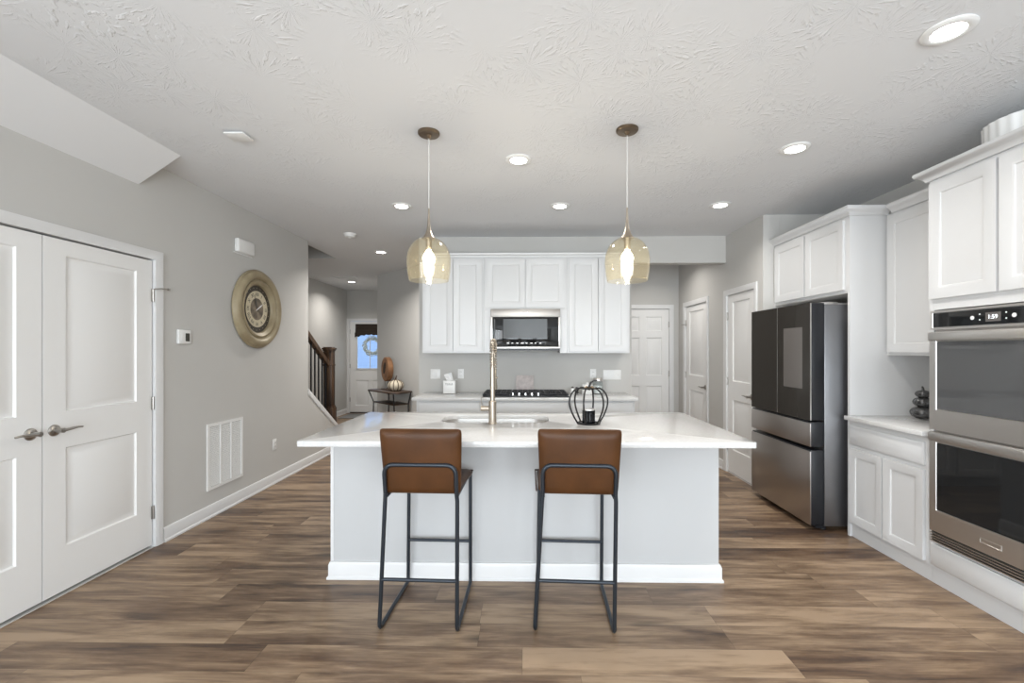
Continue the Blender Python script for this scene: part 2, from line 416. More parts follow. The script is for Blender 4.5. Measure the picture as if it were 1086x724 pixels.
def build(name, mb, mats, parent=None, bev=0, seg=2, sharp=38, local=False, label=None, cat=None, group=None, kind=None, subsurf=0):
    """local=True: mb is in the parent's own coordinates; else in world coordinates"""
    if not isinstance(mats, (list, tuple)): mats = [mats]
    bm = bmesh.new(); vv = [bm.verts.new(p) for p in mb.v]
    for f, mi in zip(mb.f, mb.mi):
        try: ff = bm.faces.new([vv[i] for i in f]); ff.material_index = mi
        except ValueError: pass
    bmesh.ops.recalc_face_normals(bm, faces=bm.faces)
    if bev:
        es = [e for e in bm.edges if len(e.link_faces) == 2 and e.calc_face_angle(0) > math.radians(40)]
        bmesh.ops.bevel(bm, geom=es, offset=bev, segments=seg, affect='EDGES', clamp_overlap=True, profile=.5)
    for f in bm.faces: f.smooth = True
    for e in bm.edges:
        if len(e.link_faces) != 2 or e.calc_face_angle(0) > math.radians(sharp): e.smooth = False
    co = [v_.co for v_ in bm.verts]
    lo = Vector([min(c_[i] for c_ in co) for i in range(3)]); hi = Vector([max(c_[i] for c_ in co) for i in range(3)])
    ctr = Vector(((lo.x + hi.x) / 2, (lo.y + hi.y) / 2, lo.z if parent is None else (lo.z + hi.z) / 2))
    for v_ in bm.verts: v_.co -= ctr
    me = bpy.data.meshes.new(name); bm.to_mesh(me); bm.free()
    for m_ in mats: me.materials.append(m_)
    o = bpy.data.objects.new(name, me); COL.objects.link(o)
    if parent is not None:
        o.parent = parent; PW_ = WM[parent.name]
        o.location = ctr
        if local: WM[o.name] = PW_ @ Matrix.Translation(ctr)
        else: o.matrix_parent_inverse = PW_.inverted(); WM[o.name] = Matrix.Translation(ctr)
    else:
        o.location = ctr; WM[o.name] = Matrix.Translation(ctr)
    if subsurf: md = o.modifiers.new('s', 'SUBSURF'); md.levels = md.render_levels = subsurf
    return setp(o, label, cat, group, kind)


def copy_tree(o, parent=None):
    c_ = o.copy(); COL.objects.link(c_)
    if parent is not None:
        pi = o.matrix_parent_inverse.copy(); c_.parent = parent; c_.matrix_parent_inverse = pi
    for ch in list(o.children):
        copy_tree(ch, c_)
    return c_


def S(name, mb, m_, **k): return build(name, mb, m_, kind='structure', **k)


# ------------------------------------------------------------------ room shell
CH = 2.743
LX, RX_, FX = -2.66, 3.07, 2.46     # left wall, right wall, face of the right-hand cabinet run
REAR = -3.2

S('floor', MB().box(-4.3, 3.3, -3.35, 10.15, -.12, 0), M['floor'])
# ceiling with the stairwell opening
mb = MB()
xs, ys = [-4.3, -4.0, -2.753, 3.3], [-3.35, 4.0, 6.475, 10.15]
for i in range(3):
    for j in range(3):
        if (i, j) != (1, 1): mb.box(xs[i], xs[i + 1], ys[j], ys[j + 1], CH, CH + .28)
S('ceiling', mb, M['ceiling'])
# stairwell shaft above the opening
mb = MB().box(-4.12, -4.0, 3.88, 6.6, CH + .28, 4.6).box(-2.753, -2.63, 3.88, 6.6, CH + .28, 4.6).box(-4.0, -2.753, 6.475, 6.6, CH + .28, 4.6).box(-4.0, -2.753, 3.88, 4.0, CH + .28, 4.6).box(-4.12, -2.63, 3.88, 6.6, 4.6, 4.7)
S('wall_stairwell', mb, M['wall'])
S('trim_stairwell', MB().box(-2.765, -2.7535, 4.0, 6.475, CH - .001, CH + .3).box(-4.0, -2.765, 6.462, 6.4745, CH - .0005, CH + .3), M['wall'])

def wall(name, F, x0, x1, holes=(), z0=0, z1=CH, th=.12, rec=.05, m_=None):
    """wall in a frame; each hole is recessed for a door"""
    mb = MB(F); mb.slab(x0, x1, z0, z1, -th, 0, holes, ((0, 0), (0.0005, -rec)))
    return S(name, mb, m_ or M['wall'])


DH = 2.05
mb = MB(face_right(LX))
for b_ in ((REAR, -2.4, 0, CH), (-.2, .6, 0, CH), (-2.4, -.2, 0, .45), (-2.4, -.2, 2.25, CH)): mb.box(*b_, -.12, 0)
S('wall_left_rear', mb, M['wall'])
wall('wall_left', face_right(LX), .6, 5.44, [(1.69, 3.176, 0.002, 2.066)], rec=.11)
# soffit: sloping boxed corner between ceiling and left wall
S('trim_soffit', MB(frame((0, 0, 0), X_, Z_, Y_)).prism([(LX, 2.548), (-2.365, CH), (LX, CH)], -3.2, 3.035), M['ceiling_plain'])
wall('wall_right', face_left(RX_), REAR, 4.58, th=.15)
wall('wall_hall_right', face_left(2.345), 4.46, 6.9, [(4.62, 5.262, .002, 2.046), (5.825, 6.615, .002, 2.046)], th=.16)
S('wall_alcove', MB().box(2.506, RX_ - .001, 4.46, 4.6, 0, CH), M['wall'])
wall('wall_hall_back', face_cam(6.9), -1.58, 2.345, [(1.39, 2.213, .002, 2.046)], th=.12)
wall('wall_kitchen', face_cam(5.28), -1.258, 1.244, th=.12)
S('wall_beam', MB().box(1.2455, 2.344, 5.28, 5.40, 2.43, CH).box(-1.03, 1.2455, 5.4005, 5.41, 2.43, CH), M['wall'])
# angled wall of the hallway
q = .7071
DG = frame((-2.65, 7.97, 0), Vector((q, -q, 0)), Z_, Vector((-q, -q, 0)))
wall('wall_angled', DG, 0, 1.513, th=.1)
S('wall_entry_right', MB().box(-2.65, -2.53, 8.1, 9.97, 0, CH), M['wall'])
S('wall_entry_left', MB().box(-4.15, -4.0, 3.88, 9.97, 0, CH), M['wall'])
mb = MB(face_cam(9.97))
# entry wall, with the opening of the front door
mb.box(-4.15, -3.945, 0, CH, -.12, 0).box(-3.005, -2.53, 0, CH, -.12, 0).box(-3.945, -3.005, 2.055, CH, -.12, 0)
S('wall_entry', mb, M['wall'])
S('wall_stair_back', MB().box(-4.0, -2.78, 3.88, 4.0, 0, CH), M['wall'])
# rear wall behind the camera, three unseen tall windows assumed for their daylight
mb = MB(); prev = -2.8
for a, b in RX:
    mb.box(prev, a, REAR - .12, REAR, 0, CH); mb.box(a, b, REAR - .12, REAR, 2.45, CH); mb.box(a, b, REAR - .12, REAR, 0, .25); prev = b
mb.box(prev, 3.2, REAR - .12, REAR, 0, CH)
S('wall_rear', mb, M['wall'])
for i, (a, b) in enumerate(RX):
    t = thing('window_%d' % (i + 1), ((a + b) / 2, REAR, .25), kind='structure')
    F = face_cam(REAR - .06)
    mb = MB(F)
    for r in ((a + .002, a + .06, .252, 2.448), (b - .06, b - .002, .252, 2.448), (a + .06, b - .06, .252, .31), (a + .06, b - .06, 2.39, 2.448), (a + .06, b - .06, 1.33, 1.37)): mb.box(*r, -.03, .03)
    build('window_frame', mb, M['trim'], t)
    build('pane', MB(F).box(a + .06, b - .06, .31, 1.33, -.003, .003).box(a + .06, b - .06, 1.37, 2.39, -.003, .003), M['glass'], t)

F = face_right(LX - .06)
t = thing('window_4', (LX, -1.3, .45), kind='structure')  # unseen window, added so its daylight reaches the right-hand run
mb = MB(F)
for b_ in ((-2.398, -2.33, .452, 2.248), (-.27, -.202, .452, 2.248), (-2.33, -.27, .452, .52), (-2.33, -.27, 2.18, 2.248), (-1.32, -1.28, .52, 2.18)): mb.box(*b_, -.03, .03)
build('window_frame', mb, M['trim'], t)
build('pane', MB(F).box(-2.33, -1.32, .52, 2.18, -.003, .003).box(-1.28, -.27, .52, 2.18, -.003, .003), M['glass'], t)

# knee wall under the balustrade and the stairs behind it
def sk(y): return .924 - (y - 5.458) * .672   # top of the white skirt board
SF = frame((0, 0, 0), Y_, Z_, X_)
y1 = 5.458 + .924 / .672 - .07
S('wall_stair_knee', MB(SF).prism([(5.441, 0), (y1 - .02, 0), (5.441, sk(5.441) - .075)], LX - .035, LX - .0005), M['wall'])
S('trim_stair_skirt', MB(SF).prism([(5.4405, sk(5.44) - .074), (5.4405, sk(5.44)), (y1 + .05, sk(y1 + .05)), (y1 + .05, 0), (y1 - .018, 0)], LX - .045, LX + .008), M['trim'], bev=.003)
mb = MB()
pts = [(6.42, 0)]; z = 0; y = 6.42
for k in range(8):
    z += .19; pts.append((y, z)); y -= .283; pts.append((y, z))
pts.append((y, 0))
S('trim_staircase', MB(frame((0, 0, 0), Y_, Z_, X_)).prism(pts, -3.999, -2.706), M['riser'])
t = thing('stair_railing', (-2.735, 6.265, 0), 'dark wood stair railing with square newel post and slim black balusters', 'railing')
NX = -2.765; NY = 6.265
mb = MB()
for r, z0, z1 in ((.058, .60, 1.40), (.075, .19, .60), (.066, 1.395, 1.415), (.076, 1.415, 1.44), (.060, 1.44, 1.452), (.064, 1.185, 1.21)): mb.box(NX - r, NX + r, NY - r, NY + r, z0, z1)
mb.box(NX - .066, NX + .066, NY - .066, NY + .066, .60, .625)
build('newel_post', mb, M['walnut'], t, bev=.004)
mb = MB(SF)
def hr(y): return 1.758 - (y - 5.458) * .672
mb.prism([(4.6, hr(4.6)), (6.206, hr(6.206)), (6.206, hr(6.206) - .078), (4.6, hr(4.6) - .078)], NX - .03, NX + .03)
mb.prism([(4.6, hr(4.6) + .012), (6.206, hr(6.206) + .012), (6.206, hr(6.206)), (4.6, hr(4.6))], NX - .02, NX + .02)
build('handrail', mb, M['walnut'], t, bev=.006)
for k in range(12):
    yb = 6.15 - k * .105
    st = math.floor((6.42 - yb) / .283) + 1
    if yb < 5.0: break
    build('baluster', MB().box(NX - .008, NX + .008, yb - .008, yb + .008, .19 * st, hr(yb) - .075), M['black'], t)

# baseboards
BP = [(0, 0), (.022, 0), (.022, .012), (.014, .022), (.014, .085), (.008, .102), (0, .106)]
def baseboard(name, path, parent=None):
    return S(name, MB().sweep(path, BP), M['trim'])
def bb(name, p0, p1):   # board with the room on the left of p0->p1
    return S(name, MB().sweep([p0, p1], BP), M['trim'])
bb('baseboard_left', (LX + .0005, 3.245), (LX + .0005, 5.44)) if False else S('baseboard_left', MB().sweep([(LX + .0005, 6.68), (LX + .0005, 3.238)], BP), M['trim'])
S('baseboard_left_near', MB().sweep([(LX + .0005, 1.62), (LX + .0005, REAR)], BP), M['trim'])
S('baseboard_entry_left', MB().sweep([(-3.9995, 9.968), (-3.9995, 6.43)], BP), M['trim'])
S('baseboard_angled', MB().sweep([(-1.582, 6.9), (-2.65, 7.968), (-2.65, 9.96)][::1], [(a, b) for a, b in BP]), M['trim'])
S('baseboard_hall_right', MB().sweep([(2.344, 5.33), (2.344, 5.75)], BP), M['trim'])
S('baseboard_hall_corner', MB().sweep([(2.344, 6.68), (2.344, 6.899), (2.29, 6.899)], BP), M['trim'])
S('baseboard_alcove', MB().sweep([(2.40, 4.4595), (2.3445, 4.4595), (2.3445, 4.555)][::1], BP), M['trim'])


# casings round doors
def casing(name, F, x0, x1, top, wid=.062, kind=True):
    prof = [(0, -.045), (0, .010), (.012, .014), (wid - .016, .018), (wid, .016), (wid, 0.0005), (.006, .0005), (.006, -.045)]
    mb = MB(F); mb.sweep([(x1, 0.001), (x1, top), (x0, top), (x0, 0.001)][::-1], prof)
    return S(name, mb, M['trim'])


RAISED = ((0, 0), (.007, -.011), (.018, -.012), (.052, -.0015))
def hinge(parent, F, x, z, d=.004):
    build('hinge', MB(F).box(x - .012, x + .012, z - .045, z + .045, d - .003, d).tube([(x, z - .047, d + .004), (x, z + .047, d + .004)], .006, 8), M['nickel'], parent)


def lever(parent, F, x, z, d, sgn, ln_=.115):
    """door lever: rose, neck, curved bar pointing to +x*sgn"""
    mb = MB(F)
    G = mb.M
    mb.M = G @ Matrix.Translation((x, z, d)); mb.lathe([(0, 0), (.033, 0), (.033, .004), (.027, .010), (.014, .013), (.012, .045), (.014, .058), (.0, .060)], 28)
    mb.M = G
    pts = []; rs = []
    for k in range(9):
        u = k / 8; pts.append((x + sgn * (.0 + ln_ * u), z + .010 * math.sin(u * PI * .9) * u, d + .050 + .006 * math.sin(u * PI))); rs.append(.0095 - .0045 * u)
    mb.tube(pts, rs, 12)
    return build('door_handle', mb, M['nickel'], parent)


def door(name, F, x0, x1, z0, z1, panels, depth=.040, handle=None, hinges=(), d=-.010, m_=None, label=None):
    t = thing(name, tuple(F @ Vector(((x0 + x1) / 2, z0, d))), kind='structure')
    if label: t['label'] = label
    build('door_panel', MB(F).slab(x0, x1, z0, z1, d - .035, d, panels, RAISED), m_ or M['door'], t)
    if handle: lever(t, F, handle[0], handle[1], d, handle[2])
    for hx, hz in hinges: hinge(t, F, hx, hz, d + .006)
    return t


FL = face_right(LX)
def two(x0, x1, st=.125): return [(x0 + st, x1 - st, .275, .845), (x0 + st, x1 - st, 1.055, 1.955)]
casing('trim_1', FL, 1.70, 3.166, 2.056)
door('door_1', FL, 1.705, 2.4275, .020, 2.046, two(1.705, 2.4285), handle=(2.37, .955, -1), hinges=[(1.69, .3), (1.69, 1.78)])
door('door_2', FL, 2.4335, 3.156, .020, 2.046, two(2.4325, 3.156), handle=(2.492, .955, 1), hinges=[(3.158, .25), (3.158, 1.03), (3.158, 1.80)])
setp(thing('door_stopper', (LX, 3.18, 1.81), 'small metal hinge-pin door stop beside the closet door top', 'door stop'))
ds = [o for o in bpy.data.objects if o.name.startswith('door_stopper')][0]
build('stop_rod', MB(FL).tube([(3.155, 1.845, .012), (3.175, 1.850, .045), (3.215, 1.850, .060)], .005, 8).tube([(3.213, 1.85, .06), (3.225, 1.85, .062)], .009, 10), M['nickel'], ds)

FR = face_left(2.345)
casing('trim_2', FR, 4.628, 5.254, 2.040)
door('door_3', FR, 4.632, 5.250, .012, 2.036, two(4.632, 5.250, .115), handle=(4.695, .92, 1), hinges=[(5.252, .3), (5.252, 1.05), (5.252, 1.80)])
casing('trim_3', FR, 5.833, 6.607, 2.040)
door('door_4', FR, 5.837, 6.603, .012, 2.036, two(5.837, 6.603, .13), handle=(5.905, .92, 1), hinges=[(6.605, .3), (6.605, 1.05), (6.605, 1.80)])
build('robe_hook', MB(FR).tube([(6.58, 1.78, -.008), (6.58, 1.78, .03), (6.63, 1.78, .05)], .006, 8), M['nickel'], bpy.data.objects['door_4'])
FB = face_cam(6.9)
casing('trim_4', FB, 1.398, 2.205, 2.040)
a, b = 1.402, 2.201; mid = (a + b) / 2
six = [(x0, x1, z0, z1) for x0, x1 in ((a + .11, mid - .05), (mid + .05, b - .11)) for z0, z1 in ((.22, .86), (1.02, 1.60), (1.70, 1.92))]
door('door_5', FB, a, b, .012, 2.036, six, hinges=[(b + .002, .3), (b + .002, 1.05), (b + .002, 1.80)])

# front door at the end of the entry hall
FD = face_cam(9.97)
casing('trim_5', FD, -3.940, -3.010, 2.050)
t = thing('door_6', (-3.475, 9.98, .02), kind='structure')
mb = MB(FD); x0, x1 = -3.935, -3.015
gx0, gx1, gz0, gz1 = -3.775, -3.185, .99, 1.90
mb.slab(x0, x1, .02, gz0, -.05, -.01, [(x0 + .13, -3.52, .165, .735), (-3.43, x1 - .13, .165, .735)], RAISED)
mb.box(x0, gx0, gz0, 2.045, -.05, -.01).box(gx1, x1, gz0, 2.045, -.05, -.01).box(gx0, gx1, gz1, 2.045, -.05, -.01)
build('door_panel', mb, M['door'], t)
mb = MB(FD)
for r in ((gx0 - .02, gx0 + .012, gz0 - .02, gz1 + .02), (gx1 - .012, gx1 + .02, gz0 - .02, gz1 + .02), (gx0, gx1, gz0 - .02, gz0 + .012), (gx0, gx1, gz1 - .012, gz1 + .02), (-3.487, -3.473, gz0, gz1)): mb.box(*r, -.009, .004)
build('glazing_bar', mb, M['trim'], t)
build('pane', MB(FD).box(gx0 + .001, gx1 - .001, gz0 + .001, gz1 - .001, -.034, -.028), M['glass'], t)
for z in (.3, 1.05, 1.82): hinge(t, FD, -3.938, z, -.004)
build('door_sweep', MB(FD).box(x0, x1, .003, .0195, -.05, -.005), M['black'], t)
# roman shade
mb = MB(FD)
for k, (z0, z1, dd) in enumerate(((1.86, 1.99, .020), (1.76, 1.87, .028))): mb.box(-3.80, -3.16, z0, z1, .006, dd + .006)
n_ = 16; low = [(-3.81 + .66 * k / n_, 1.695 + .055 * math.sin(PI * k / n_) + .014 * math.sin(k * 2.3)) for k in range(n_ + 1)]
mb.prism(low + [(-3.15, 1.80), (-3.81, 1.80)], .006, .044)
build('roman_shade', mb, M['shade'], None, bev=.004, label='dark brown fabric shade hanging over the front door glass', cat='window shade')
# wreath outside the glass
t = thing('wreath', (-3.46, 10.07, 1.52), 'round frosted wreath hanging outside the front door glass', 'wreath')
mb = MB()
for k in range(330):
    a = random.random() * 2 * PI; rr_ = .175 + random.uniform(-.04, .05); c0 = Vector((-3.46 + rr_ * math.cos(a), 10.07 + random.uniform(-.025, .025), 1.50 + rr_ * math.sin(a)))
    d = Vector((math.cos(a + random.uniform(.3, 1.9)), random.uniform(-.4, .4), math.sin(a + random.uniform(.3, 1.9)))).normalized() * .06
    mb.tube([c0 - d * .5, c0, c0 + d * .5], [.003, .009, .001], 4)
build('foliage', mb, M['frost'], t)
build('hoop', MB(frame((-3.46, 10.07, 1.50), X_, Z_, -Y_)).tube([(.17 * math.cos(2 * PI * k / 32), .17 * math.sin(2 * PI * k / 32), 0) for k in range(32)], .02, 8, closed=True), M['frost'], t)
# outdoors seen through that glass
S('ground', MB().box(-14, 8, 10.16, 24, -.25, -.1), M['concrete'])
t = thing('house', (-5, 15, -.1), 'blue house with lap siding seen through the front door glass', 'house')
mb = MB()
for k in range(26):
    z = -.1 + k * .11; mb.add([(-9, 15.00, z), (0, 15.00, z), (0, 15.02, z + .11), (-9, 15.02, z + .11), (-9, 15.3, z), (0, 15.3, z), (0, 15.3, z + .11), (-9, 15.3, z + .11)], [(0, 1, 2, 3), (4, 7, 6, 5), (0, 4, 5, 1), (3, 2, 6, 7), (0, 3, 7, 4), (1, 5, 6, 2)])
build('siding', mb, M['blue'], t)
build('roof', MB(frame((0, 0, 0), Y_, Z_, X_)).prism([(14.7, 2.76), (17, 4.0), (17, 2.76)], -9.3, .3), M['fridge_side'], t)
build('doormat', MB().box(-3.86, -3.1, 9.15, 9.75, 0.0005, .012), M['mat'], None, bev=.004, label='flat grey doormat lying inside the front door', cat='doormat')


# ------------------------------------------------------------------ kitchen cabinets
def cdoor(name, parent, F, x0, x1, z0, z1, d=.0, t_=.019, st=.055, flat=False):
    mb = MB(F); mb.slab(x0, x1, z0, z1, d + .0005, d + t_, [] if flat else [(x0 + st, x1 - st, z0 + st, z1 - st)], ((0, 0), (.004, -.003), (.010, -.004), (.014, -.009)))
    return build(name, mb, M['cab'], parent, bev=0)


def drawer(parent, F, x0, x1, z0, z1, d=0, name='drawer_front'):
    mb = MB(F); mb.slab(x0, x1, z0, z1, d + .0005, d + .012, [(x0, x1, z0, z1)], ((0, 0), (.012, .007))); return build(name, mb, M['cab'], parent)


CROWN = [(0, 0), (.014, 0), (.018, .012), (.034, .028), (.050, .036), (.056, .048), (.056, .062), (.002, .062), (0, .05)]
# back wall, three wall cabinets
UY = 4.95
F = face_cam(UY)
small = [(0, 0), (.008, 0), (.010, .022), (.022, .030), (.026, .048), (0, .048)]
for nm, x0, x1, zb, doors, lab in (
        ('wall_cabinet', -1.143, -.458, 1.375, [(-1.118, -.804), (-.796, -.480)], 'tall white wall cabinet between angled hallway wall and microwave'),
        ('wall_cabinet', -.457, .457, 1.857, [(-.428, -.004), (.004, .428)], 'short wide white wall cabinet directly above the microwave'),
        ('wall_cabinet', .458, 1.146, 1.375, [(.480, .795), (.803, 1.118)], 'tall white wall cabinet above the glass canister, beside the six-panel door')):
    t = thing(nm, ((x0 + x1) / 2, 5.1, zb), lab, 'cabinet', 'wall cabinets round the microwave')
    build('body', MB().box(x0, x1, UY, 5.2795, zb, 2.43), M['cab'], t, bev=.0015, seg=1)
    for a, b in doors: cdoor('door', t, F, a, b, zb + .022, 2.412)
    pth = [(x0, 5.2795), (x0, UY)] if x0 < -1 else [(x0, UY)]
    pth += [(x1, UY), (x1, 5.2795)] if x1 > 1 else [(x1, UY)]
    build('crown', MB().sweep(pth, [(-a_, c_ + 2.4305) for a_, c_ in small]), M['cab'], t)
    if zb > 1.5:
        build('filler_strip', MB().box(-.457, -.379, UY, 5.2, 1.376, 1.8565), M['cab'], t); build('filler_strip', MB().box(.379, .457, UY, 5.2, 1.376, 1.8565), M['cab'], t)

# base cabinets under the back counter
F = face_cam(4.672)
for x0, x1, k, lab in ((-1.14, -.461, 2, 'white base cabinet under the tissue box end of the back counter'), (-.46, .46, 1, 'white base cabinet directly under the black cooktop'), (.461, 1.135, 2, 'white base cabinet under the canister end of the back counter')):
    t = thing('base_cabinet', ((x0 + x1) / 2, 4.98, 0), lab, 'cabinet', 'base cabinets along the back counter')
    build('body', MB().box(x0, x1, 4.672, 5.2795, .10, .882).box(x0, x1, 4.74, 5.2795, 0, .10), M['cab'], t)
    drawer(t, F, x0 + .02, x1 - .02, .715, .862)
    m_ = (x0 + x1) / 2
    cdoor('door', t, F, x0 + .02, m_ - .004, .12, .695); cdoor('door', t, F, m_ + .004, x1 - .02, .12, .695)
t = build('countertop', MB().box(-1.185, 1.165, 4.635, 5.279, .884, .914), M['quartz'], None, bev=.003, label='white quartz countertop along the back wall under the cooktop', cat='countertop')

# cooktop
t = thing('cooktop', (0, 4.97, .914), 'black gas cooktop with grates and five chrome knobs', 'cooktop')
build('pan', MB().box(-.458, .458, 4.70, 5.225, .9145, .924), M['castiron'], t, bev=.003)
for x0, x1 in ((-.445, -.155), (-.148, .148), (.155, .445)):
    mb = MB(); y0_, y1_ = (4.73, 5.20) if abs(x0 + x1) > .1 else (4.83, 5.20)
    for yy in (y0_, y1_): mb.tube([(x0, yy, .944), (x1, yy, .944)], .007, 8)
    for xx in (x0, x1): mb.tube([(xx, y0_, .944), (xx, y1_, .944)], .007, 8)
    for kx in range(1, 5): xx = x0 + (x1 - x0) * kx / 5; mb.tube([(xx, y0_, .945), (xx, y1_, .945)], .0045, 6)
    for yy in (y0_ + .12, (y0_ + y1_) / 2, y1_ - .12): mb.tube([(x0, yy, .946), (x1, yy, .946)], .005, 6)
    for xx in (x0, x1):
        for yy in (y0_, y1_): mb.box(xx - .008, xx + .008, yy - .008, yy + .008, .924, .945)
    build('grate', mb, M['castiron'], t)
for x, y in ((-.30, 4.86), (-.30, 5.08), (0, 5.03), (.30, 4.86), (.30, 5.08)):
    build('burner', MB(Matrix.Translation((x, y, .924))).lathe([(0, 0), (.045, 0), (.045, .008), (.03, .010), (.03, .015), (0, .016)], 20), M['castiron'], t)
for k in range(5):
    x = -.135 + k * .068
    build('knob', MB(Matrix.Translation((x, 4.765, .924))).lathe([(0, 0), (.020, 0), (.020, .004), (.015, .006), (.013, .030), (.010, .032), (0, .032)], 18), M['chrome'], t)

# microwave
t = thing('microwave', (0, 5.05, 1.41), 'stainless steel over-range microwave with black glass door', 'microwave')
F = face_cam(4.87)
build('body', MB().box(-.377, .377, 4.872, 5.2795, 1.425, 1.856), M['darksteel'], t)
build('top_trim', MB(F).box(-.377, .377, 1.765, 1.854, 0, .03), M['mwsteel'], t, bev=.006)
build('side_trim', MB(F).box(-.377, -.357, 1.4445, 1.7645, 0, .026), M['steel'], t, bev=.003); build('side_trim', MB(F).box(.357, .377, 1.4445, 1.7645, 0, .026), M['steel'], t, bev=.003)
build('door_glass', MB(F).box(-.356, .356, 1.445, 1.764, 0, .028), M['blackglass'], t, bev=.002)
build('window', MB(F).box(-.24, .235, 1.535, 1.745, .0285, .030), M['mwglass'], t)
build('bottom_trim', MB(F).box(-.377, .377, 1.425, 1.4445, 0, .034), M['steel'], t, bev=.003)
build('vent_bottom', MB().box(-.37, .37, 4.88, 5.25, 1.405, 1.4245), M['black'], t)
for k, wd in enumerate((5, 4, 6, 7, 5, 6, 4, 5)):
    build('touch_key', MB(F).box(-.20 + k * .050, -.20 + k * .050 + wd * .0045, 1.481, 1.487, .0284, .0290), M['nickel'], t)
build('logo', MB(F).text('microwave', .012, .0006, (0, 1.81, .0305)) if False else MB(F).box(-.028, .028, 1.806, 1.814, .0302, .0308), M['chrome'], t)
for x in (-.34,):
    build('door_handle_recess', MB(F).box(x, x + .012, 1.47, 1.74, .0285, .031), M['greyglass'], t)

# --- right-hand run
F = face_left(FX)
YB0, YB1 = 2.757, 3.44
t = thing('fridge_cabinet', (2.7, 3.95, 0), 'white cabinet surrounding and above the refrigerator', 'cabinet')
build('side_panel', MB().box(FX, RX_ - .0005, 3.44, 3.462, 0, 2.43), M['cab'], t)
build('body', MB().box(FX, RX_ - .0005, 3.462, 4.459, 1.845, 2.43), M['cab'], t)
cdoor('door', t, F, 3.49, 3.957, 1.872, 2.408); cdoor('door', t, F, 3.973, 4.435, 1.872, 2.408)
build('crown', MB().sweep([(FX, 4.459), (FX, 3.44), (2.7395, 3.44)], [(-a_, c_ + 2.4305) for a_, c_ in CROWN][::1]), M['cab'], t)
# wall cabinet over the small counter
t = thing('wall_cabinet', (2.9, 3.1, 1.37), 'tall white wall cabinet above the stacked pewter pumpkins', 'cabinet')
build('body', MB().box(2.74, RX_ - .0005, 2.7715, 3.4395, 1.37, 2.43), M['cab'], t)
cdoor('door', t, face_left(2.74), 2.79, 3.42, 1.392, 2.41)
build('crown', MB().sweep([(2.74, 3.3825), (2.74, 2.7715)], [(-a_, c_ + 2.4305) for a_, c_ in CROWN]), M['cab'], t)
# base cabinet
t = thing('base_cabinet', (2.76, 3.1, 0), 'white base cabinet with drawer and two doors between refrigerator and wall oven', 'cabinet')
build('body', MB().box(FX, RX_ - .0005, 2.7715, 3.4395, .10, .8835), M['cab'], t)
build('toe_kick', MB().box(FX + .018, FX + .03, 2.7715, 3.4395, 0, .0995), M['cab'], t)
drawer(t, F, 2.795, 3.425, .70, .845)
cdoor('door', t, F, 2.795, 3.105, .118, .672, st=.05); cdoor('door', t, F, 3.115, 3.425, .118, .672, st=.05)
build('countertop', MB().box(2.415, RX_ - .0005, 2.7715, 3.4395, .884, .914), M['quartz'], None, bev=.003, label='short white quartz countertop between refrigerator and wall oven', cat='countertop')
# oven tower
t = thing('oven_cabinet', (2.76, 2.36, 0), 'tall white cabinet that holds the double wall oven', 'cabinet')
T0, T1 = 1.95, 2.770
mb = MB().box(FX, RX_ - .0005, T1 - .03, T1, .10, 2.43).box(FX, RX_ - .0005, T0, T0 + .03, .10, 2.43).box(FX, RX_ - .0005, T0 + .03, T1 - .03, 1.70, 2.43).box(FX, RX_ - .0005, T0 + .03, T1 - .03, .10, .262).box(FX + .35, RX_ - .0005, T0 + .03, T1 - .03, .262, 1.70)
build('body', mb, M['cab'], t)
build('rail', MB().box(FX, FX + .02, T0 + .0305, T1 - .0305, 1.650, 1.6995), M['cab'], t)
build('toe_kick', MB().box(FX + .018, FX + .03, T0, T1, 0, .0995), M['cab'], t)
cdoor('door', t, F, T0 + .015, 2.352, 1.715, 2.41, st=.06); cdoor('door', t, F, 2.368, T1 - .015, 1.715, 2.41, st=.06)
drawer(t, F, T0 + .02, T1 - .02, .118, .250)
build('crown', MB().sweep([(2.6835, T1), (FX, T1), (FX, T0)], [(-a_, c_ + 2.4305) for a_, c_ in CROWN]) if False else MB().sweep([(FX, T1), (FX, T0)], [(-a_, c_ + 2.4305) for a_, c_ in CROWN]).sweep([(RX_ - .001, T1 + .0005), (FX - .0, T1 + .0005)], [(-a_, c_ + 2.4305) for a_, c_ in CROWN]) if False else MB().sweep([(2.683, T1), (FX, T1), (FX, T0)], [(-a_, c_ + 2.4305) for a_, c_ in CROWN]), M['cab'], t)

# double wall oven
t = thing('wall_oven', (2.6, 2.36, .27), 'stainless steel double wall oven in the tall white cabinet', 'oven')
O0, O1 = 1.985, 2.735
OF = face_left(FX - .002)
build('body', MB().box(FX + .0, FX + .33, O0 + .005, O1 - .005, .285, 1.645), M['darksteel'], t)
mb = MB(OF); mb.slab(O0, O1, 1.530, 1.640, 0, .022, [(O0 + .012, O1 - .012, 1.542, 1.630)], ((0, 0), (.002, -.004)))
build('control_panel', mb, M['steel'], t)
build('control_glass', MB(OF).box(O0 + .015, O1 - .015, 1.545, 1.627, .0185, .0205), M['blackglass'], t)
yc = (O0 + O1) / 2
build('display', MB(OF).box(yc - .022, yc + .055, 1.560, 1.608, .0207, .0213), M['screen'], t)
F180 = frame((FX - .002, 0, 0), -Y_, Z_, -X_)
build('clock_digits', MB(F180).text('1:59', .030, .0006, (-(yc + .018), 1.584, .0218)), M['digits'], t)
for yy, zz, r in ((yc + .125, 1.585, .011), (yc - .085, 1.585, .011), (yc + .085, 1.602, .004), (yc + .085, 1.572, .004), (yc - .048, 1.602, .004), (yc - .048, 1.572, .004)):
    build('button', MB(OF @ Matrix.Translation((yy, zz, .0206))).lathe([(0, 0), (r, 0), (r, .0012), (0, .0014)], 14), M['plastic'], t)
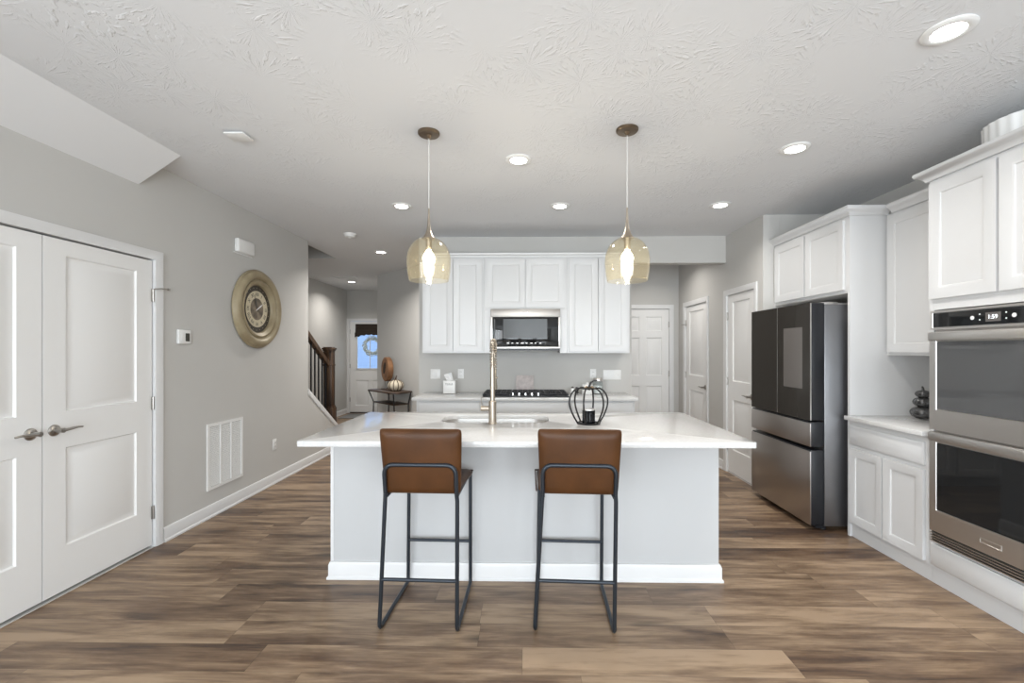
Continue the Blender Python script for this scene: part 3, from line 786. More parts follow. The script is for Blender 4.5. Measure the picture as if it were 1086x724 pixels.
for z0, z1, g0, g1, gm in ((.937, 1.517, 1.058, 1.462, 'greyglass'), (.335, .924, .462, .866, 'blackglass')):
    mb = MB(OF); mb.slab(O0, O1, z0, z1, 0, .030, [(O0 + .042, O1 - .042, g0, g1)], ((0, 0), (.003, -.006)))
    d_ = build('oven_door', mb, M['steel'], t)
    build('glass', MB(OF).slab(O0 + .046, O1 - .046, g0 + .004, g1 - .004, .0245, .027), M[gm], d_)
    build('handle_rail', MB(OF).prism([(O0 + .001, z1 - .052), (O1 - .001, z1 - .052), (O1 - .001, z1 - .002), (O0 + .001, z1 - .002)], .0305, .044), M['steel'], d_, bev=.008)
build('vent_grille', MB(OF).box(O0, O1, .272, .278, 0, .03).box(O0, O1, .288, .293, 0, .030).box(O0, O1, .303, .308, 0, .03).box(O0, O1, .318, .323, 0, .03).box(O0, O1, .2785, .334, 0.001, .012), [M['steel']], t)
build('vent_dark', MB(OF).box(O0 + .002, O1 - .002, .2785, .333, .0125, .016), M['black'], t)
build('logo', MB(F180).slab(-(yc + .075), -(yc - .035), .383, .409, .0303, .0325, [(-(yc + .072), -(yc - .032), .386, .406)], ((0, 0), (.001, -.0012))), M['steel'], t)

# refrigerator
t = thing('refrigerator', (2.65, 3.97, 0), 'dark four-door refrigerator with charcoal glass upper doors and steel drawers', 'refrigerator')
R0, R1, RF = 3.525, 4.430, 2.217
F = face_left(RF + .108)
build('body', MB().box(RF + .112, 3.04, R0 + .004, R1 - .004, .035, 1.765), M['fridge_side'], t, bev=.004)
build('top_hinge_cover', MB().box(RF + .10, RF + .22, R0 + .01, R0 + .07, 1.7655, 1.785).box(RF + .10, RF + .22, R1 - .07, R1 - .01, 1.7655, 1.785).box(RF + .22, 3.0, R0 + .01, R1 - .01, 1.7655, 1.775), M['steel'], t, bev=.003)
ym = (R0 + R1) / 2 + .005
for y0_, y1_, nm in ((R0, ym - .002, 'door'), (ym + .002, R1, 'door')):
    d_ = build(nm, MB(F).box(y0_ + .002, y1_ - .002, .862, 1.778, 0, .104), M['black'], t, bev=.003)
    g_ = build('glass_front', MB(F).box(y0_, y1_, .858, 1.780, .1045, .108), M['fridge_glass'], d_)
    if y0_ == R0: build('display_panel', MB(F).box(R0 + .10, R0 + .361, 1.10, 1.593, .1083, .1089), M['screen'], d_)  # paler grey glossy rectangle on the near upper door
build('door_seam_trim', MB(F).box(ym - .0018, ym + .0018, .862, 1.778, .090, .1085), M['steel'], t)
build('door_edge_trim', MB(F).box(R0 - .0012, R0 + .001, .862, 1.778, .100, .1087), M['steel'], t)
for z0, z1 in ((.655, .838), (.045, .618)):
    d_ = build('drawer', MB(F).box(R0 + .002, R1 - .002, z0 + .002, z1 + .010, 0, .100), M['black'], t, bev=.003)
    build('steel_front', MB(F).box(R0, R1, z0, z1, .1005, .108), M['darksteel'], d_, bev=.0015)
build('kick_plate', MB().box(RF + .06, RF + .14, R0 + .03, R1 - .03, .012, .0345), M['black'], t)
for y in (R0 + .05, R1 - .05):
    for x in (RF + .13, 2.98): build('foot', MB().cyl((x, y, 0), (x, y, .0345), .018, 14), M['black'], t)

# ------------------------------------------------------------------ island
IX0, IX1, IY0, IY1 = -1.200, 1.178, 2.752, 3.535
t = thing('island_base', (0, 3.15, 0), 'long pale grey kitchen island body with white baseboard', 'kitchen island')
# hollow carcass, open above where the sink hangs
mb = MB().box(IX0, IX1, IY0, IY0 + .10, 0, .8835).box(IX0, IX1, IY1 - .03, IY1, 0, .8835).box(IX0, IX0 + .06, IY0 + .10, IY1 - .03, 0, .8835).box(IX1 - .06, IX1, IY0 + .10, IY1 - .03, 0, .8835).box(IX0 + .06, IX1 - .06, IY0 + .10, IY1 - .03, 0, .1)
build('body', mb, M['islandpaint'], t)
build('baseboard', MB().sweep([(IX0 - .0005, IY1), (IX0 - .0005, IY0 - .0005), (IX1 + .0005, IY0 - .0005), (IX1 + .0005, IY1)], [(-a_, c_) for a_, c_ in BP]), M['trim'], t)
build('corner_trim', MB().box(IX0 - .004, IX0 + .014, IY0 - .004, IY0 - .0005, .107, .883), M['trim'], t)
FI = frame((0, IY1, 0), X_, Z_, Y_)
for a, b in ((-1.17, -.79), (-.78, -.40), (-.39, .0), (.01, .40), (.41, .78), (.79, 1.15)):
    cdoor('door', t, FI, a, b, .13, .86)


def rrect(x0, x1, y0, y1, r, n=8):
    pts = []
    for cx, cy, a0 in ((x1 - r, y1 - r, 0), (x0 + r, y1 - r, PI / 2), (x0 + r, y0 + r, PI), (x1 - r, y0 + r, 1.5 * PI)):
        for k in range(n + 1): a = a0 + PI / 2 * k / n; pts.append((cx + r * math.cos(a), cy + r * math.sin(a)))
    return pts


def plate_hole(outer, hole, z0, z1):
    bm = bmesh.new(); top = []; mb = MB()
    lo_, lh = [bm.verts.new((*p, 0)) for p in outer], [bm.verts.new((*p, 0)) for p in hole]
    es = [bm.edges.new((L[i], L[(i + 1) % len(L)])) for L in (lo_, lh) for i in range(len(L))]
    bmesh.ops.triangle_fill(bm, use_beauty=True, edges=es); bm.verts.index_update()
    V = [(v_.co.x, v_.co.y) for v_ in bm.verts]; T = [[v_.index for v_ in f.verts] for f in bm.faces]; bm.free(); n = len(V)
    fs = T + [[n + i for i in f][::-1] for f in T]
    k = len(outer); h = len(hole)
    fs += [(i, (i + 1) % k, n + (i + 1) % k, n + i) for i in range(k)] + [(k + i, n + k + i, n + k + (i + 1) % h, k + (i + 1) % h) for i in range(h)]
    mb.add([(x, y, z1) for x, y in V] + [(x, y, z0) for x, y in V], fs)
    return mb


SX0, SX1, SY0, SY1 = -.595, .165, 3.045, 3.415
HO = rrect(SX0, SX1, SY0, SY1, .12, 8)
build('countertop', plate_hole(rrect(-1.248, 1.240, 2.416, 3.570, .012, 4), HO, .884, .914), M['quartz'], None, bev=.002, label='large white quartz countertop on the island in front of the stools', cat='countertop')
# sink basin under the opening
t = thing('sink', ((SX0 + SX1) / 2, 3.23, .66), 'oval-ended stainless steel sink set under the island countertop', 'sink')
mb = MB(); loops = [(.0, .8835, -.02), (.0, .8835, .002), (0, .86, .004), (0, .70, .012), (0, .675, .03), (0, .668, .06)]
V = []; n = len(HO); cx, cy = (SX0 + SX1) / 2, (SY0 + SY1) / 2
for _, z, ins in loops:
    V += [(x, y, z) for x, y in rrect(SX0 + ins, SX1 - ins, SY0 + ins, SY1 - ins, max(.03, .12 - ins), 8)]
fs = [(i * n + k, i * n + (k + 1) % n, (i + 1) * n + (k + 1) % n, (i + 1) * n + k) for i in range(len(loops) - 1) for k in range(n)] + [tuple(range((len(loops) - 1) * n, len(loops) * n))]
mb.add(V, fs)
so = build('basin', mb, M['steel'], t); md = so.modifiers.new('s', 'SOLIDIFY'); md.thickness = .002; md.offset = -1
build('drain', MB(Matrix.Translation((cx, cy, .6685))).lathe([(0, 0), (.045, 0), (.045, .003), (.03, .002), (0, .0015)], 24), M['chrome'], t)

# faucet
FXp, FYp = -.221, 3.005
t = thing('faucet', (FXp, FYp, .914), 'tall brushed nickel spring faucet standing by the sink', 'faucet')
build('base', MB(Matrix.Translation((FXp, FYp, .9145))).lathe([(0, 0), (.030, 0), (.030, .008), (.026, .012), (.026, .15), (.022, .155), (0, .155)], 28), M['gold_nickel'], t)
build('riser', MB().cyl((FXp, FYp, 1.07), (FXp, FYp, 1.30), .0165, 20).cyl((FXp, FYp, 1.17), (FXp, FYp, 1.18), .019, 20), M['gold_nickel'], t)
arc = [(FXp, FYp, 1.28 + .02 * k) for k in range(6)] + [(FXp, FYp + .085 - .085 * math.cos(a), 1.385 + .085 * math.sin(a)) for a in [PI * k / 16 for k in range(1, 17)]] + [(FXp, FYp + .17, 1.37 - .02 * k) for k in range(6)]
build('hose', MB().tube(arc, .008, 12), M['gold_nickel'], t)
# spring coiled on the arc
AV = [Vector(p) for p in arc]; L = [0]
for i in range(1, len(AV)): L.append(L[-1] + (AV[i] - AV[i - 1]).length)
hel = []; turns = 26; ns = turns * 10
for k in range(ns + 1):
    s_ = L[-1] * k / ns; i = max(j for j in range(len(L)) if L[j] <= s_ + 1e-9); i = min(i, len(L) - 2)
    u = (s_ - L[i]) / (L[i + 1] - L[i]); p = AV[i].lerp(AV[i + 1], u); tt = (AV[i + 1] - AV[i]).normalized(); n1 = Vector((1, 0, 0)); n2_ = tt.cross(n1)
    a = 2 * PI * turns * k / ns; hel.append(p + .0175 * (math.cos(a) * n1 + math.sin(a) * n2_))
build('spring', MB().tube(hel, .0036, 6), M['gold_nickel'], t)
build('spray_head', MB(Matrix.Translation((FXp, FYp + .17, 1.13))).lathe([(0, 0), (.020, 0), (.022, .02), (.017, .06), (.016, .14), (.012, .145), (0, .145)], 22), M['gold_nickel'], t)
build('docking_arm', MB().tube([(FXp, FYp, 1.21), (FXp - .012, FYp + .06, 1.215), (FXp - .010, FYp + .13, 1.215)], .008, 10).tube([(FXp + .024 * math.cos(a), FYp + .17 + .024 * math.sin(a), 1.215) for a in [2 * PI * k / 20 for k in range(20)]], .005, 8, closed=True), M['gold_nickel'], t)
h_ = build('handle', MB().cyl((FXp - .024, FYp, 1.018), (FXp - .078, FYp, 1.018), .017, 20), M['gold_nickel'], t)
build('lever', MB().tube([(FXp - .070, FYp, 1.03), (FXp - .074, FYp, 1.06), (FXp - .076, FYp - .005, 1.085), (FXp - .066, FYp - .01, 1.10)], .0035, 8), M['nickel'], h_)

# wire pumpkin with candle
wx, wy = .425, 3.02
t = thing('wire_pumpkin', (wx, wy, .914), 'black wire pumpkin candle holder standing on the island countertop', 'candle holder')
mb = MB()
for k in range(6):
    a = 2 * PI * k / 6 + .14; pr = [(.028, .234), (.052, .241), (.078, .238), (.101, .224), (.120, .200), (.131, .170), (.133, .140), (.127, .108), (.114, .075), (.098, .043), (.084, .020), (.075, .006)]
    pts = []
    for i in range(len(pr) - 1):
        for u in (0, .33, .66): pts.append((pr[i][0] * (1 - u) + pr[i + 1][0] * u, pr[i][1] * (1 - u) + pr[i + 1][1] * u))
    pts.append(pr[-1]); sm = [pts[0]] + [tuple((pts[i - 1][j] + pts[i][j] * 2 + pts[i + 1][j]) / 4 for j in (0, 1)) for i in range(1, len(pts) - 1)] + [pts[-1]]
    build('rib', MB().tube([(wx + r * math.cos(a), wy + r * math.sin(a), .914 + z) for r, z in sm], .0058, 8), M['wire'], t)
build('base_ring', MB().tube([(wx + .074 * math.cos(2 * PI * k / 28), wy + .074 * math.sin(2 * PI * k / 28), .9195) for k in range(28)], .0048, 8, closed=True)
      .lathe([(0, .004), (.05, .004), (.05, .008), (0, .008)], 24, (wx, wy, .912)).cyl((wx - .074, wy, .918), (wx + .074, wy, .918), .003).cyl((wx, wy - .074, .918), (wx, wy + .074, .918), .003), M['wire'], t)
build('top_ring', MB().tube([(wx + .030 * math.cos(2 * PI * k / 20), wy + .030 * math.sin(2 * PI * k / 20), 1.150) for k in range(20)], .006, 8, closed=True), M['wire'], t)
build('stem', MB().tube([(wx, wy, 1.14), (wx + .004, wy, 1.165), (wx + .014, wy, 1.190), (wx + .034, wy, 1.204), (wx + .058, wy, 1.205)], [.010, .008, .007, .006, .005], 10), M['wire'], t)
mb = MB()
for s_ in (-1, 1): mb.tube([(wx, wy - .01, 1.157), (wx + s_ * .018, wy - .025, 1.163), (wx + s_ * .034, wy - .03, 1.158)], [.003, .009, .002], 8)
build('leaf', mb, M['bronze'], t)
t = thing('candle_jar', (wx, wy, .9215), 'smoky glass candle jar inside the black wire pumpkin', 'candle')
build('jar', MB(Matrix.Translation((wx, wy, .9215))).lathe([(0, 0), (.043, 0), (.043, .085), (.040, .085), (.040, .004), (0, .004)], 32), M['candleglass'], t)
build('wax', MB(Matrix.Translation((wx, wy, .9260))).lathe([(0, 0), (.039, 0), (.039, .06), (0, .06)], 24), mat('dark_wax', (.05, .06, .09), .4), t)
build('lid', MB(Matrix.Translation((wx, wy, 1.007))).lathe([(0, 0), (.045, 0), (.045, .008), (.03, .011), (0, .011)], 28), M['steel'], t)


# ------------------------------------------------------------------ bar stools
def make_stool(label):
    t = thing('bar_stool', (0, 0, 0), label, 'bar stool', 'leather bar stools at the island')
    rt = .0105; LN = .020     # the back stands slightly to one side of the feet
    def B(nm, mb, m_, p=t, **k): return build(nm, mb, m_, p, local=True, **k)
    # back shell of the seat: one upholstered sheet, back rest and seat are separate cushions
    def pad(w0, w1, pts, th, name, crown=.010, dx=0):
        """cushion: centre line pts (y, z), width from w0 to w1"""
        mb = MB(); n = len(pts); nu = 12; rows = []
        for side in (1, -1):
            for i, (y, z) in enumerate(pts):
                p0 = pts[max(0, i - 1)]; p1 = pts[min(n - 1, i + 1)]; dy, dz = p1[0] - p0[0], p1[1] - p0[1]; l_ = math.hypot(dy, dz); ny, nz = -dz / l_, dy / l_
                v_ = i / (n - 1); wv = (w0 * (1 - v_) + w1 * v_) / 2
                ef = min(1, (min(v_, 1 - v_) / .07)) ** .5
                r_ = []
                for k in range(nu + 1):
                    u = -1 + 2 * k / nu; u_ = math.copysign(abs(u) ** .8, u); eu = min(1, (1 - abs(u_)) / .07) ** .5 if abs(u_) < 1 else 0
                    hgt = (th / 2) * (.30 + .70 * min(ef, eu)) + crown * (1 - u_ * u_) * (1 - (2 * v_ - 1) ** 2)
                    r_.append((dx + u_ * (wv - .004 * (1 - ef)), y + side * ny * hgt, z + side * nz * hgt))
                rows.append(r_)
        V = [p for r_ in rows for p in r_]; W_ = nu + 1; fs = []
        for s_ in (0, 1):
            for i in range(n - 1):
                for k in range(nu): a = (s_ * n + i) * W_ + k; fs.append((a, a + 1, a + 1 + W_, a + W_))
        for i in range(n - 1):
            for k in (0, nu): a = i * W_ + k; b_ = (n + i) * W_ + k; fs.append((a, b_, b_ + W_, a + W_))
        for i in (0, n - 1):
            for k in range(nu): a = i * W_ + k; b_ = (n + i) * W_ + k; fs.append((a, a + 1, b_ + 1, b_))
        mb.add(V, fs)
        return B(name, mb, M['leather'], subsurf=1, sharp=75)
    bp = [(-.228 - .052 * k / 14, .690 + .335 * k / 14) for k in range(15)]
    pad(.388, .414, bp, .046, 'backrest', dx=.022)
    sp_ = [(-.185 + .405 * k / 14, .688 + .006 * math.cos(k / 14 * PI) + (.010 if k > 12 else 0) * 0) for k in range(15)]
    pad(.375, .415, sp_, .050, 'seat', .006, dx=.006)
    # dark piping round the seat edge
    ed = [(-.19, -.18), (-.207, .215), (.207, .215), (.19, -.18)]
    B('piping', MB().tube([(x, y, .690) for x, y in ed], .0048, 8), M['stitch'])
    # tube frame: the back loop runs down into the rear legs, along the floor and up the front legs
    for s_ in (-1, 1):
        mb = MB()
        mb.tube([(LN + s_ * .178, -.262, .70), (LN + s_ * .181, -.257, .665), (s_ * .196, -.238, .045), (s_ * .1965, -.2365, .026), (s_ * .196, -.225, .0125), (s_ * .1955, -.205, rt)], rt, 12)
        B('rear_leg', mb, M['tube'])
        B('floor_runner', MB().tube([(s_ * .1955, -.205, rt), (s_ * .190, .205, rt), (s_ * .190, .222, .014), (s_ * .190, .230, .028), (s_ * .190, .2305, .045)], rt, 12), M['tube'])
        B('front_leg', MB().tube([(s_ * .190, .2305, .045), (s_ * .186 + .006, .215, .672)], rt, 12), M['tube'])
        B('seat_rail', MB().tube([(s_ * .186 + .006, .214, .675), (s_ * .182 + .006, .19, .6765), (LN + s_ * .176, -.245, .682)], rt * .9, 10), M['tube'])
    lp = [(-.178, -.263, .702), (-.178, -.279, .80)]
    for k in range(1, 7): a = PI / 2 * k / 6; lp.append((-.178 + .045 * (1 - math.cos(a)), -.279 - .007 * math.sin(a), .80 + .047 * math.sin(a)))
    lp += [(-x, y, z) for x, y, z in lp[::-1]]
    B('back_loop', MB().tube([(x + LN, y, z) for x, y, z in lp], rt, 12), M['tube'])
    yz = -.238 + (-.019) * (.262 - .045) / .62
    B('foot_rest', MB().tube([(-.185, yz, .262), (.197, yz, .262)], rt * .85, 12), M['tube'])
    B('stretcher', MB().tube([(-.188, .2255, .262), (.188, .2255, .262)], rt * .85, 12), M['tube'])
    return t


st1 = make_stool('brown leather bar stool on black tube legs, directly before the faucet')
st2 = copy_tree(st1)
st1.location = (-.529, 2.470, 0); st1.rotation_euler.z = math.radians(-1.9)
st2.location = (.255, 2.470, 0); st2.rotation_euler.z = math.radians(-2.6)
st1['label'] = 'brown leather bar stool on the closet side, before the sink edge'
st2['label'] = 'brown leather bar stool on the refrigerator side, before the wire pumpkin'


# ------------------------------------------------------------------ lights of the room
def pendant(x, y, zb, label):
    t = thing('pendant_light', (x, y, CH), label, 'pendant light', 'pendant lights over the island')
    T = Matrix.Translation
    build('canopy', MB(T((x, y, CH - .021))).lathe([(0, .0205), (.066, .0205), (.066, .010), (.060, .003), (.020, 0), (.012, -.012), (.005, -.018), (0, -.018)], 32), M['bronze'], t)
    build('cord', MB().cyl((x, y, zb + .43), (x, y, CH - .03), .0022, 8), mat('clear_cord', (.70, .69, .67), .25), t)
    tr = [(0, .445), (.0055, .443), (.0065, .40), (.009, .35), (.014, .315), (.023, .285), (.034, .268), (.040, .260), (.040, .256), (0, .256)]
    build('socket_cover', MB(T((x, y, zb))).lathe(tr, 28), M['gold_nickel'], t)
    pr = [(.036, .262), (.058, .254), (.086, .232), (.108, .200), (.122, .160), (.128, .120), (.127, .080), (.121, .040), (.114, .006), (.112, 0)]
    pr = [(.036, .262)] + [(.1335 * math.sin(a) ** .80, .118 + .146 * math.cos(a)) for a in [.30 + .09 * k for k in range(15)]] + [(.1325, .09), (.130, .06), (.1265, .035), (.122, .012), (.119, 0)]
    prof = pr + [(r - .003, z) for r, z in pr[::-1]]
    build('glass_shade', MB(T((x, y, zb))).lathe(prof, 48, closed=True), M['globe'], t)
    build('socket', MB(T((x, y, zb))).lathe([(0, .256), (.019, .256), (.019, .195), (.015, .190), (0, .190)], 20), M['gold_nickel'], t)
    bpf = [(0, .190), (.013, .189), (.015, .180), (.024, .170), (.033, .155), (.037, .138), (.035, .120), (.027, .107), (.014, .100), (0, .099)]
    build('bulb', MB(T((x, y, zb))).lathe(bpf, 24), M['bulb'], t)
    d = bpy.data.lights.new('pendant_bulb', 'POINT'); d.energy = BULB_W; d.color = (1, .92, .80); d.shadow_soft_size = .03
    o = bpy.data.objects.new('pendant_glow', d); COL.objects.link(o); o.location = (x, y, zb + .055)


pendant(-.592, 2.735, 1.833, 'glass globe pendant light hanging above the stool on the closet side')
pendant(.614, 2.715, 1.825, 'glass globe pendant light hanging above the wire pumpkin')

LT = [(-.048, 3.134, 'round recessed ceiling light between the two pendant canopies'), (-1.144, 4.12, 'round recessed ceiling light above the end of the back counter by the hallway'),
      (.32, 4.144, 'round recessed ceiling light in front of the microwave cabinets'), (1.789, 4.143, 'round recessed ceiling light near the hall with the panel doors'),
      (1.78, 2.989, 'round recessed ceiling light in line with the small counter beside the ovens'), (1.764, 1.898, 'largest looking round recessed ceiling light, near the oven cabinet'),
      (-1.964, 6.056, 'round recessed ceiling light in the hallway beside the stair opening'), (-3.387, 8.665, 'round recessed ceiling light just inside the front door')]
LT.append((1.75, 6.05, 'round recessed ceiling light in the side hall hidden behind the header beam'))  # unseen fixture and lamp added to brighten the side hall
first = None
for i, (x, y, lab) in enumerate(LT):
    lw = {0: 1.3, 1: .25, 2: .35, 3: 1.3, 4: 1.2, 5: 1.2, 6: 5.2, 7: 2.4, 8: 1.4}.get(i, 1)
    if first is None:
        t = thing('recessed_light', (x, y, CH), lab, 'ceiling light', 'recessed ceiling lights')
        build('trim_ring', MB(Matrix.Translation((x, y, CH))).lathe([(.058, -.0005), (.092, -.0005), (.092, -.005), (.084, -.010), (.066, -.012), (.058, -.009)], 40, closed=True), M['plastic'], t)
        build('diffuser', MB(Matrix.Translation((x, y, CH))).lathe([(0, -.001), (.0575, -.001), (.0575, -.008), (0, -.010)], 32), M['lamp'], t)
        first = t
    else:
        t = copy_tree(first); t.location = (x, y, CH); t['label'] = lab
    area('recessed_lamp', (x, y, CH - .02), (0, 0, 0), .12, .12, LAMP_W * lw, LAMP_COL, shape='DISK', spread=2.5)

# ------------------------------------------------------------------ things on the ceiling and walls
T = Matrix.Translation
t = thing('smoke_detector', (-2.018, 5.114, CH), 'white round smoke detector on the ceiling near the stair opening', 'smoke detector')
build('housing', MB(T((-2.018, 5.114, CH))).lathe([(0, -.0005), (.07, -.0005), (.07, -.012), (.062, -.016), (.056, -.034), (.04, -.042), (0, -.044)], 32), M['plastic'], t)
build('sensor_cap', MB(T((-2.018, 5.114, CH - .044))).lathe([(0, -.0002), (.02, -.0002), (.018, -.005), (0, -.006)], 20), M['plastic'], t)
t = thing('ceiling_plate', (-1.765, 2.735, CH), 'small flat white cover plate on the ceiling', 'cover plate')
build('plate', MB().box(-1.83, -1.71, 2.68, 2.79, CH - .022, CH - .012), M['plastic'], t, bev=.002)
build('neck', MB().box(-1.80, -1.74, 2.71, 2.76, CH - .0118, CH - .0005), M['plastic'], t)
t = thing('ceiling_register', (-3.31, 8.17, CH), 'white slotted air register on the entry ceiling', 'air vent')
build('frame', MB(T((0, 0, CH))).box(-3.50, -3.12, 8.08, 8.095, -.008, -.0005).box(-3.50, -3.12, 8.245, 8.26, -.008, -.0005).box(-3.50, -3.485, 8.095, 8.245, -.008, -.0005).box(-3.135, -3.12, 8.095, 8.245, -.008, -.0005), M['plastic'], t)
mb = MB()
for k in range(7): mb.box(-3.484, -3.136, 8.10 + k * .021, 8.108 + k * .021, CH - .007, CH - .0006)
build('slat', mb, M['plastic'], t)

# wall clock
cyk, czk, R = 4.375, 1.812, .385
CF = face_right(LX, cyk, czk)                       # x = depth, y = up, z = out
CT = frame((LX, cyk, czk), Y_, Z_, X_)
t = thing('wall_clock', (LX, cyk, czk), 'round antique gold wall clock with cream Roman numeral dial', 'clock')
build('rim', MB(CF).lathe([(.232, .0005), (R - .015, .0005), (R, .012), (R, .024), (R - .008, .036), (R - .012, .034), (R - .016, .046), (R - .032, .062), (R - .055, .068), (R - .078, .060), (R - .092, .044), (R - .096, .034), (R - .102, .034), (R - .106, .046), (R - .118, .052), (R - .130, .048), (R - .138, .036), (R - .148, .032), (.235, .024), (.232, .018)], 72, closed=True), M['clockgold'], t)
build('dial', MB(CF).lathe([(0, .001), (.231, .001), (.231, .008), (0, .008)], 56), M['clockdark'], t)
build('dial_ring', MB(CF).lathe([(.108, .0085), (.178, .0085), (.178, .012), (.108, .012)], 56, closed=True), M['clockcream'], t)
build('dial_centre', MB(CF).lathe([(0, .0085), (.1075, .0085), (.1075, .011), (0, .011)], 48), M['clockbrown'], t)
# world view of the wall from the room: +depth is to the viewer's right, so text reads along +depth
mb = MB(CF)
for k, s_ in enumerate(('XII', 'I', 'II', 'III', 'IIII', 'V', 'VI', 'VII', 'VIII', 'IX', 'X', 'XI')):
    a = PI / 2 - k * PI / 6; mb.text(s_, .048, .001, (.144 * math.cos(a), .144 * math.sin(a), .0127), rot=a - PI / 2)
build('numeral', mb, M['ink'], t)
mb = MB(CF)
for k in range(24):
    a = k * PI / 12; mb.text('-', .04, .001, (.207 * math.cos(a), .207 * math.sin(a), .0088), rot=a)
build('marking', mb, M['clockcream'], t)
def hand(nm, a, l_, w_, z, m_):
    c_, s_ = math.cos(a), math.sin(a); q_ = [(-.03 * c_ - w_ * .4 * s_, -.03 * s_ + w_ * .4 * c_), (l_ * .55 * c_ - w_ * s_, l_ * .55 * s_ + w_ * c_), (l_ * c_, l_ * s_), (l_ * .55 * c_ + w_ * s_, l_ * .55 * s_ - w_ * c_), (-.03 * c_ + w_ * .4 * s_, -.03 * s_ - w_ * .4 * c_)]
    build(nm, MB(CF).prism(q_, z, z + .0015), m_, t)
hand('minute_hand', PI / 2 + .30, .150, .006, .0150, M['ink']); hand('hour_hand', math.radians(32), .105, .007, .0175, M['paper'])

# thermostat
t = thing('thermostat', (LX, 3.424, 1.512), 'small white thermostat with dark screen beside the closet door', 'thermostat')
F = FL
build('housing', MB(F).box(3.368, 3.492, 1.457, 1.567, .0005, .022), M['plastic'], t, bev=.005)
build('screen', MB(F).box(3.432, 3.474, 1.478, 1.540, .0222, .0235), M['lcd'], t)
build('button', MB(F).box(3.388, 3.418, 1.478, 1.540, .0222, .024), M['plastic'], t, bev=.001)
t = thing('door_chime', (LX, 4.164, 2.376), 'white rectangular door chime box high above the clock', 'door chime')
build('housing', MB(F).box(4.04, 4.29, 2.312, 2.438, .0005, .045), M['plastic'], t, bev=.016, seg=4)
build('backplate', MB(F).box(4.03, 4.30, 2.30, 2.311, .0005, .01), M['plastic'], t)
# return air grille
t = thing('return_grille', (LX, 3.93, .235), 'white louvred return air grille low on the grey wall below the clock', 'air vent')
v0, v1, w0, w1 = 3.69, 4.16, .230, .784
mb = MB(F)
for r in ((v0, v1, w0, w0 + .025), (v0, v1, w1 - .025, w1), (v0, v0 + .025, w0 + .025, w1 - .025), (v1 - .025, v1, w0 + .025, w1 - .025)): mb.box(*r, .0005, .011)
for k in (1, 2): x = v0 + .025 + (v1 - v0 - .05) * k / 3; mb.box(x - .006, x + .006, w0 + .025, w1 - .025, .0005, .011)
build('frame', mb, M['plastic'], t)
mb = MB(F); nl = 34
for k in range(nl):
    z = w0 + .030 + k * (w1 - w0 - .055) / nl; mb.add([(v0 + .025, z, .008), (v1 - .025, z, .008), (v1 - .025, z + .010, .001), (v0 + .025, z + .010, .001), (v0 + .025, z - .002, .007), (v1 - .025, z - .002, .007), (v1 - .025, z + .008, .0008), (v0 + .025, z + .008, .0008)], [(0, 1, 2, 3), (4, 7, 6, 5), (0, 4, 5, 1), (3, 2, 6, 7)])
build('louver', mb, M['plastic'], t)
build('backing', MB(F).box(v0 + .02, v1 - .02, w0 + .02, w1 - .02, .0001, .0006), M['dark'], t)


def plate(name, F, x, z, gang, label, cat, kind, group=None):
    w_ = .070 + .046 * (gang - 1); t = thing(name, tuple(F @ Vector((x, z, 0))), label, cat, group)
    build('cover_plate', MB(F).box(x - w_ / 2, x + w_ / 2, z - .057, z + .057, .0005, .006), M['plastic'], t, bev=.002)
    for g in range(gang):
        xx = x + (g - (gang - 1) / 2) * .046
        if kind == 'switch':
            build('toggle', MB(F).box(xx - .005, xx + .005, z - .012, z + .012, .0062, .009), M['plastic'], t); build('toggle_lever', MB(F).box(xx - .004, xx + .004, z + .0, z + .010, .0092, .018), M['plastic'], t)
        elif kind == 'rocker':
            build('rocker', MB(F).box(xx - .017, xx + .017, z - .033, z + .033, .0062, .0095), M['ceramic'], t, bev=.001)
        else:
            for s_ in (-1, 1):
                so_ = build('socket', MB(F).box(xx - .016, xx + .016, z + s_ * .020 - .013, z + s_ * .020 + .013, .0062, .0085), M['ceramic'], t, bev=.003)
                build('slot', MB(F).box(xx - .008, xx - .006, z + s_ * .020 - .004, z + s_ * .020 + .006, .0086, .0089).box(xx + .006, xx + .008, z + s_ * .020 - .004, z + s_ * .020 + .006, .0086, .0089), M['ink'], so_)
    return t


KF = face_cam(5.28)
plate('switch_plate', KF, -1.065, 1.127, 2, 'white double wall plate near the outer end of backsplash, beside tissue box', 'wall plate', 'rocker')
plate('outlet', KF, -.763, 1.130, 1, 'white wall outlet between the tissue box and faucet', 'outlet', 'outlet', 'backsplash outlets')
plate('outlet', KF, .795, 1.130, 1, 'white wall outlet above the wire pumpkin and canister', 'outlet', 'outlet', 'backsplash outlets')
plate('switch_plate', KF, 1.018, 1.118, 4, 'white four-gang toggle switch plate at the end of the backsplash', 'wall plate', 'switch')
plate('outlet', FL, 4.701, .411, 1, 'white wall outlet low on the grey wall past the return grille', 'outlet', 'outlet')

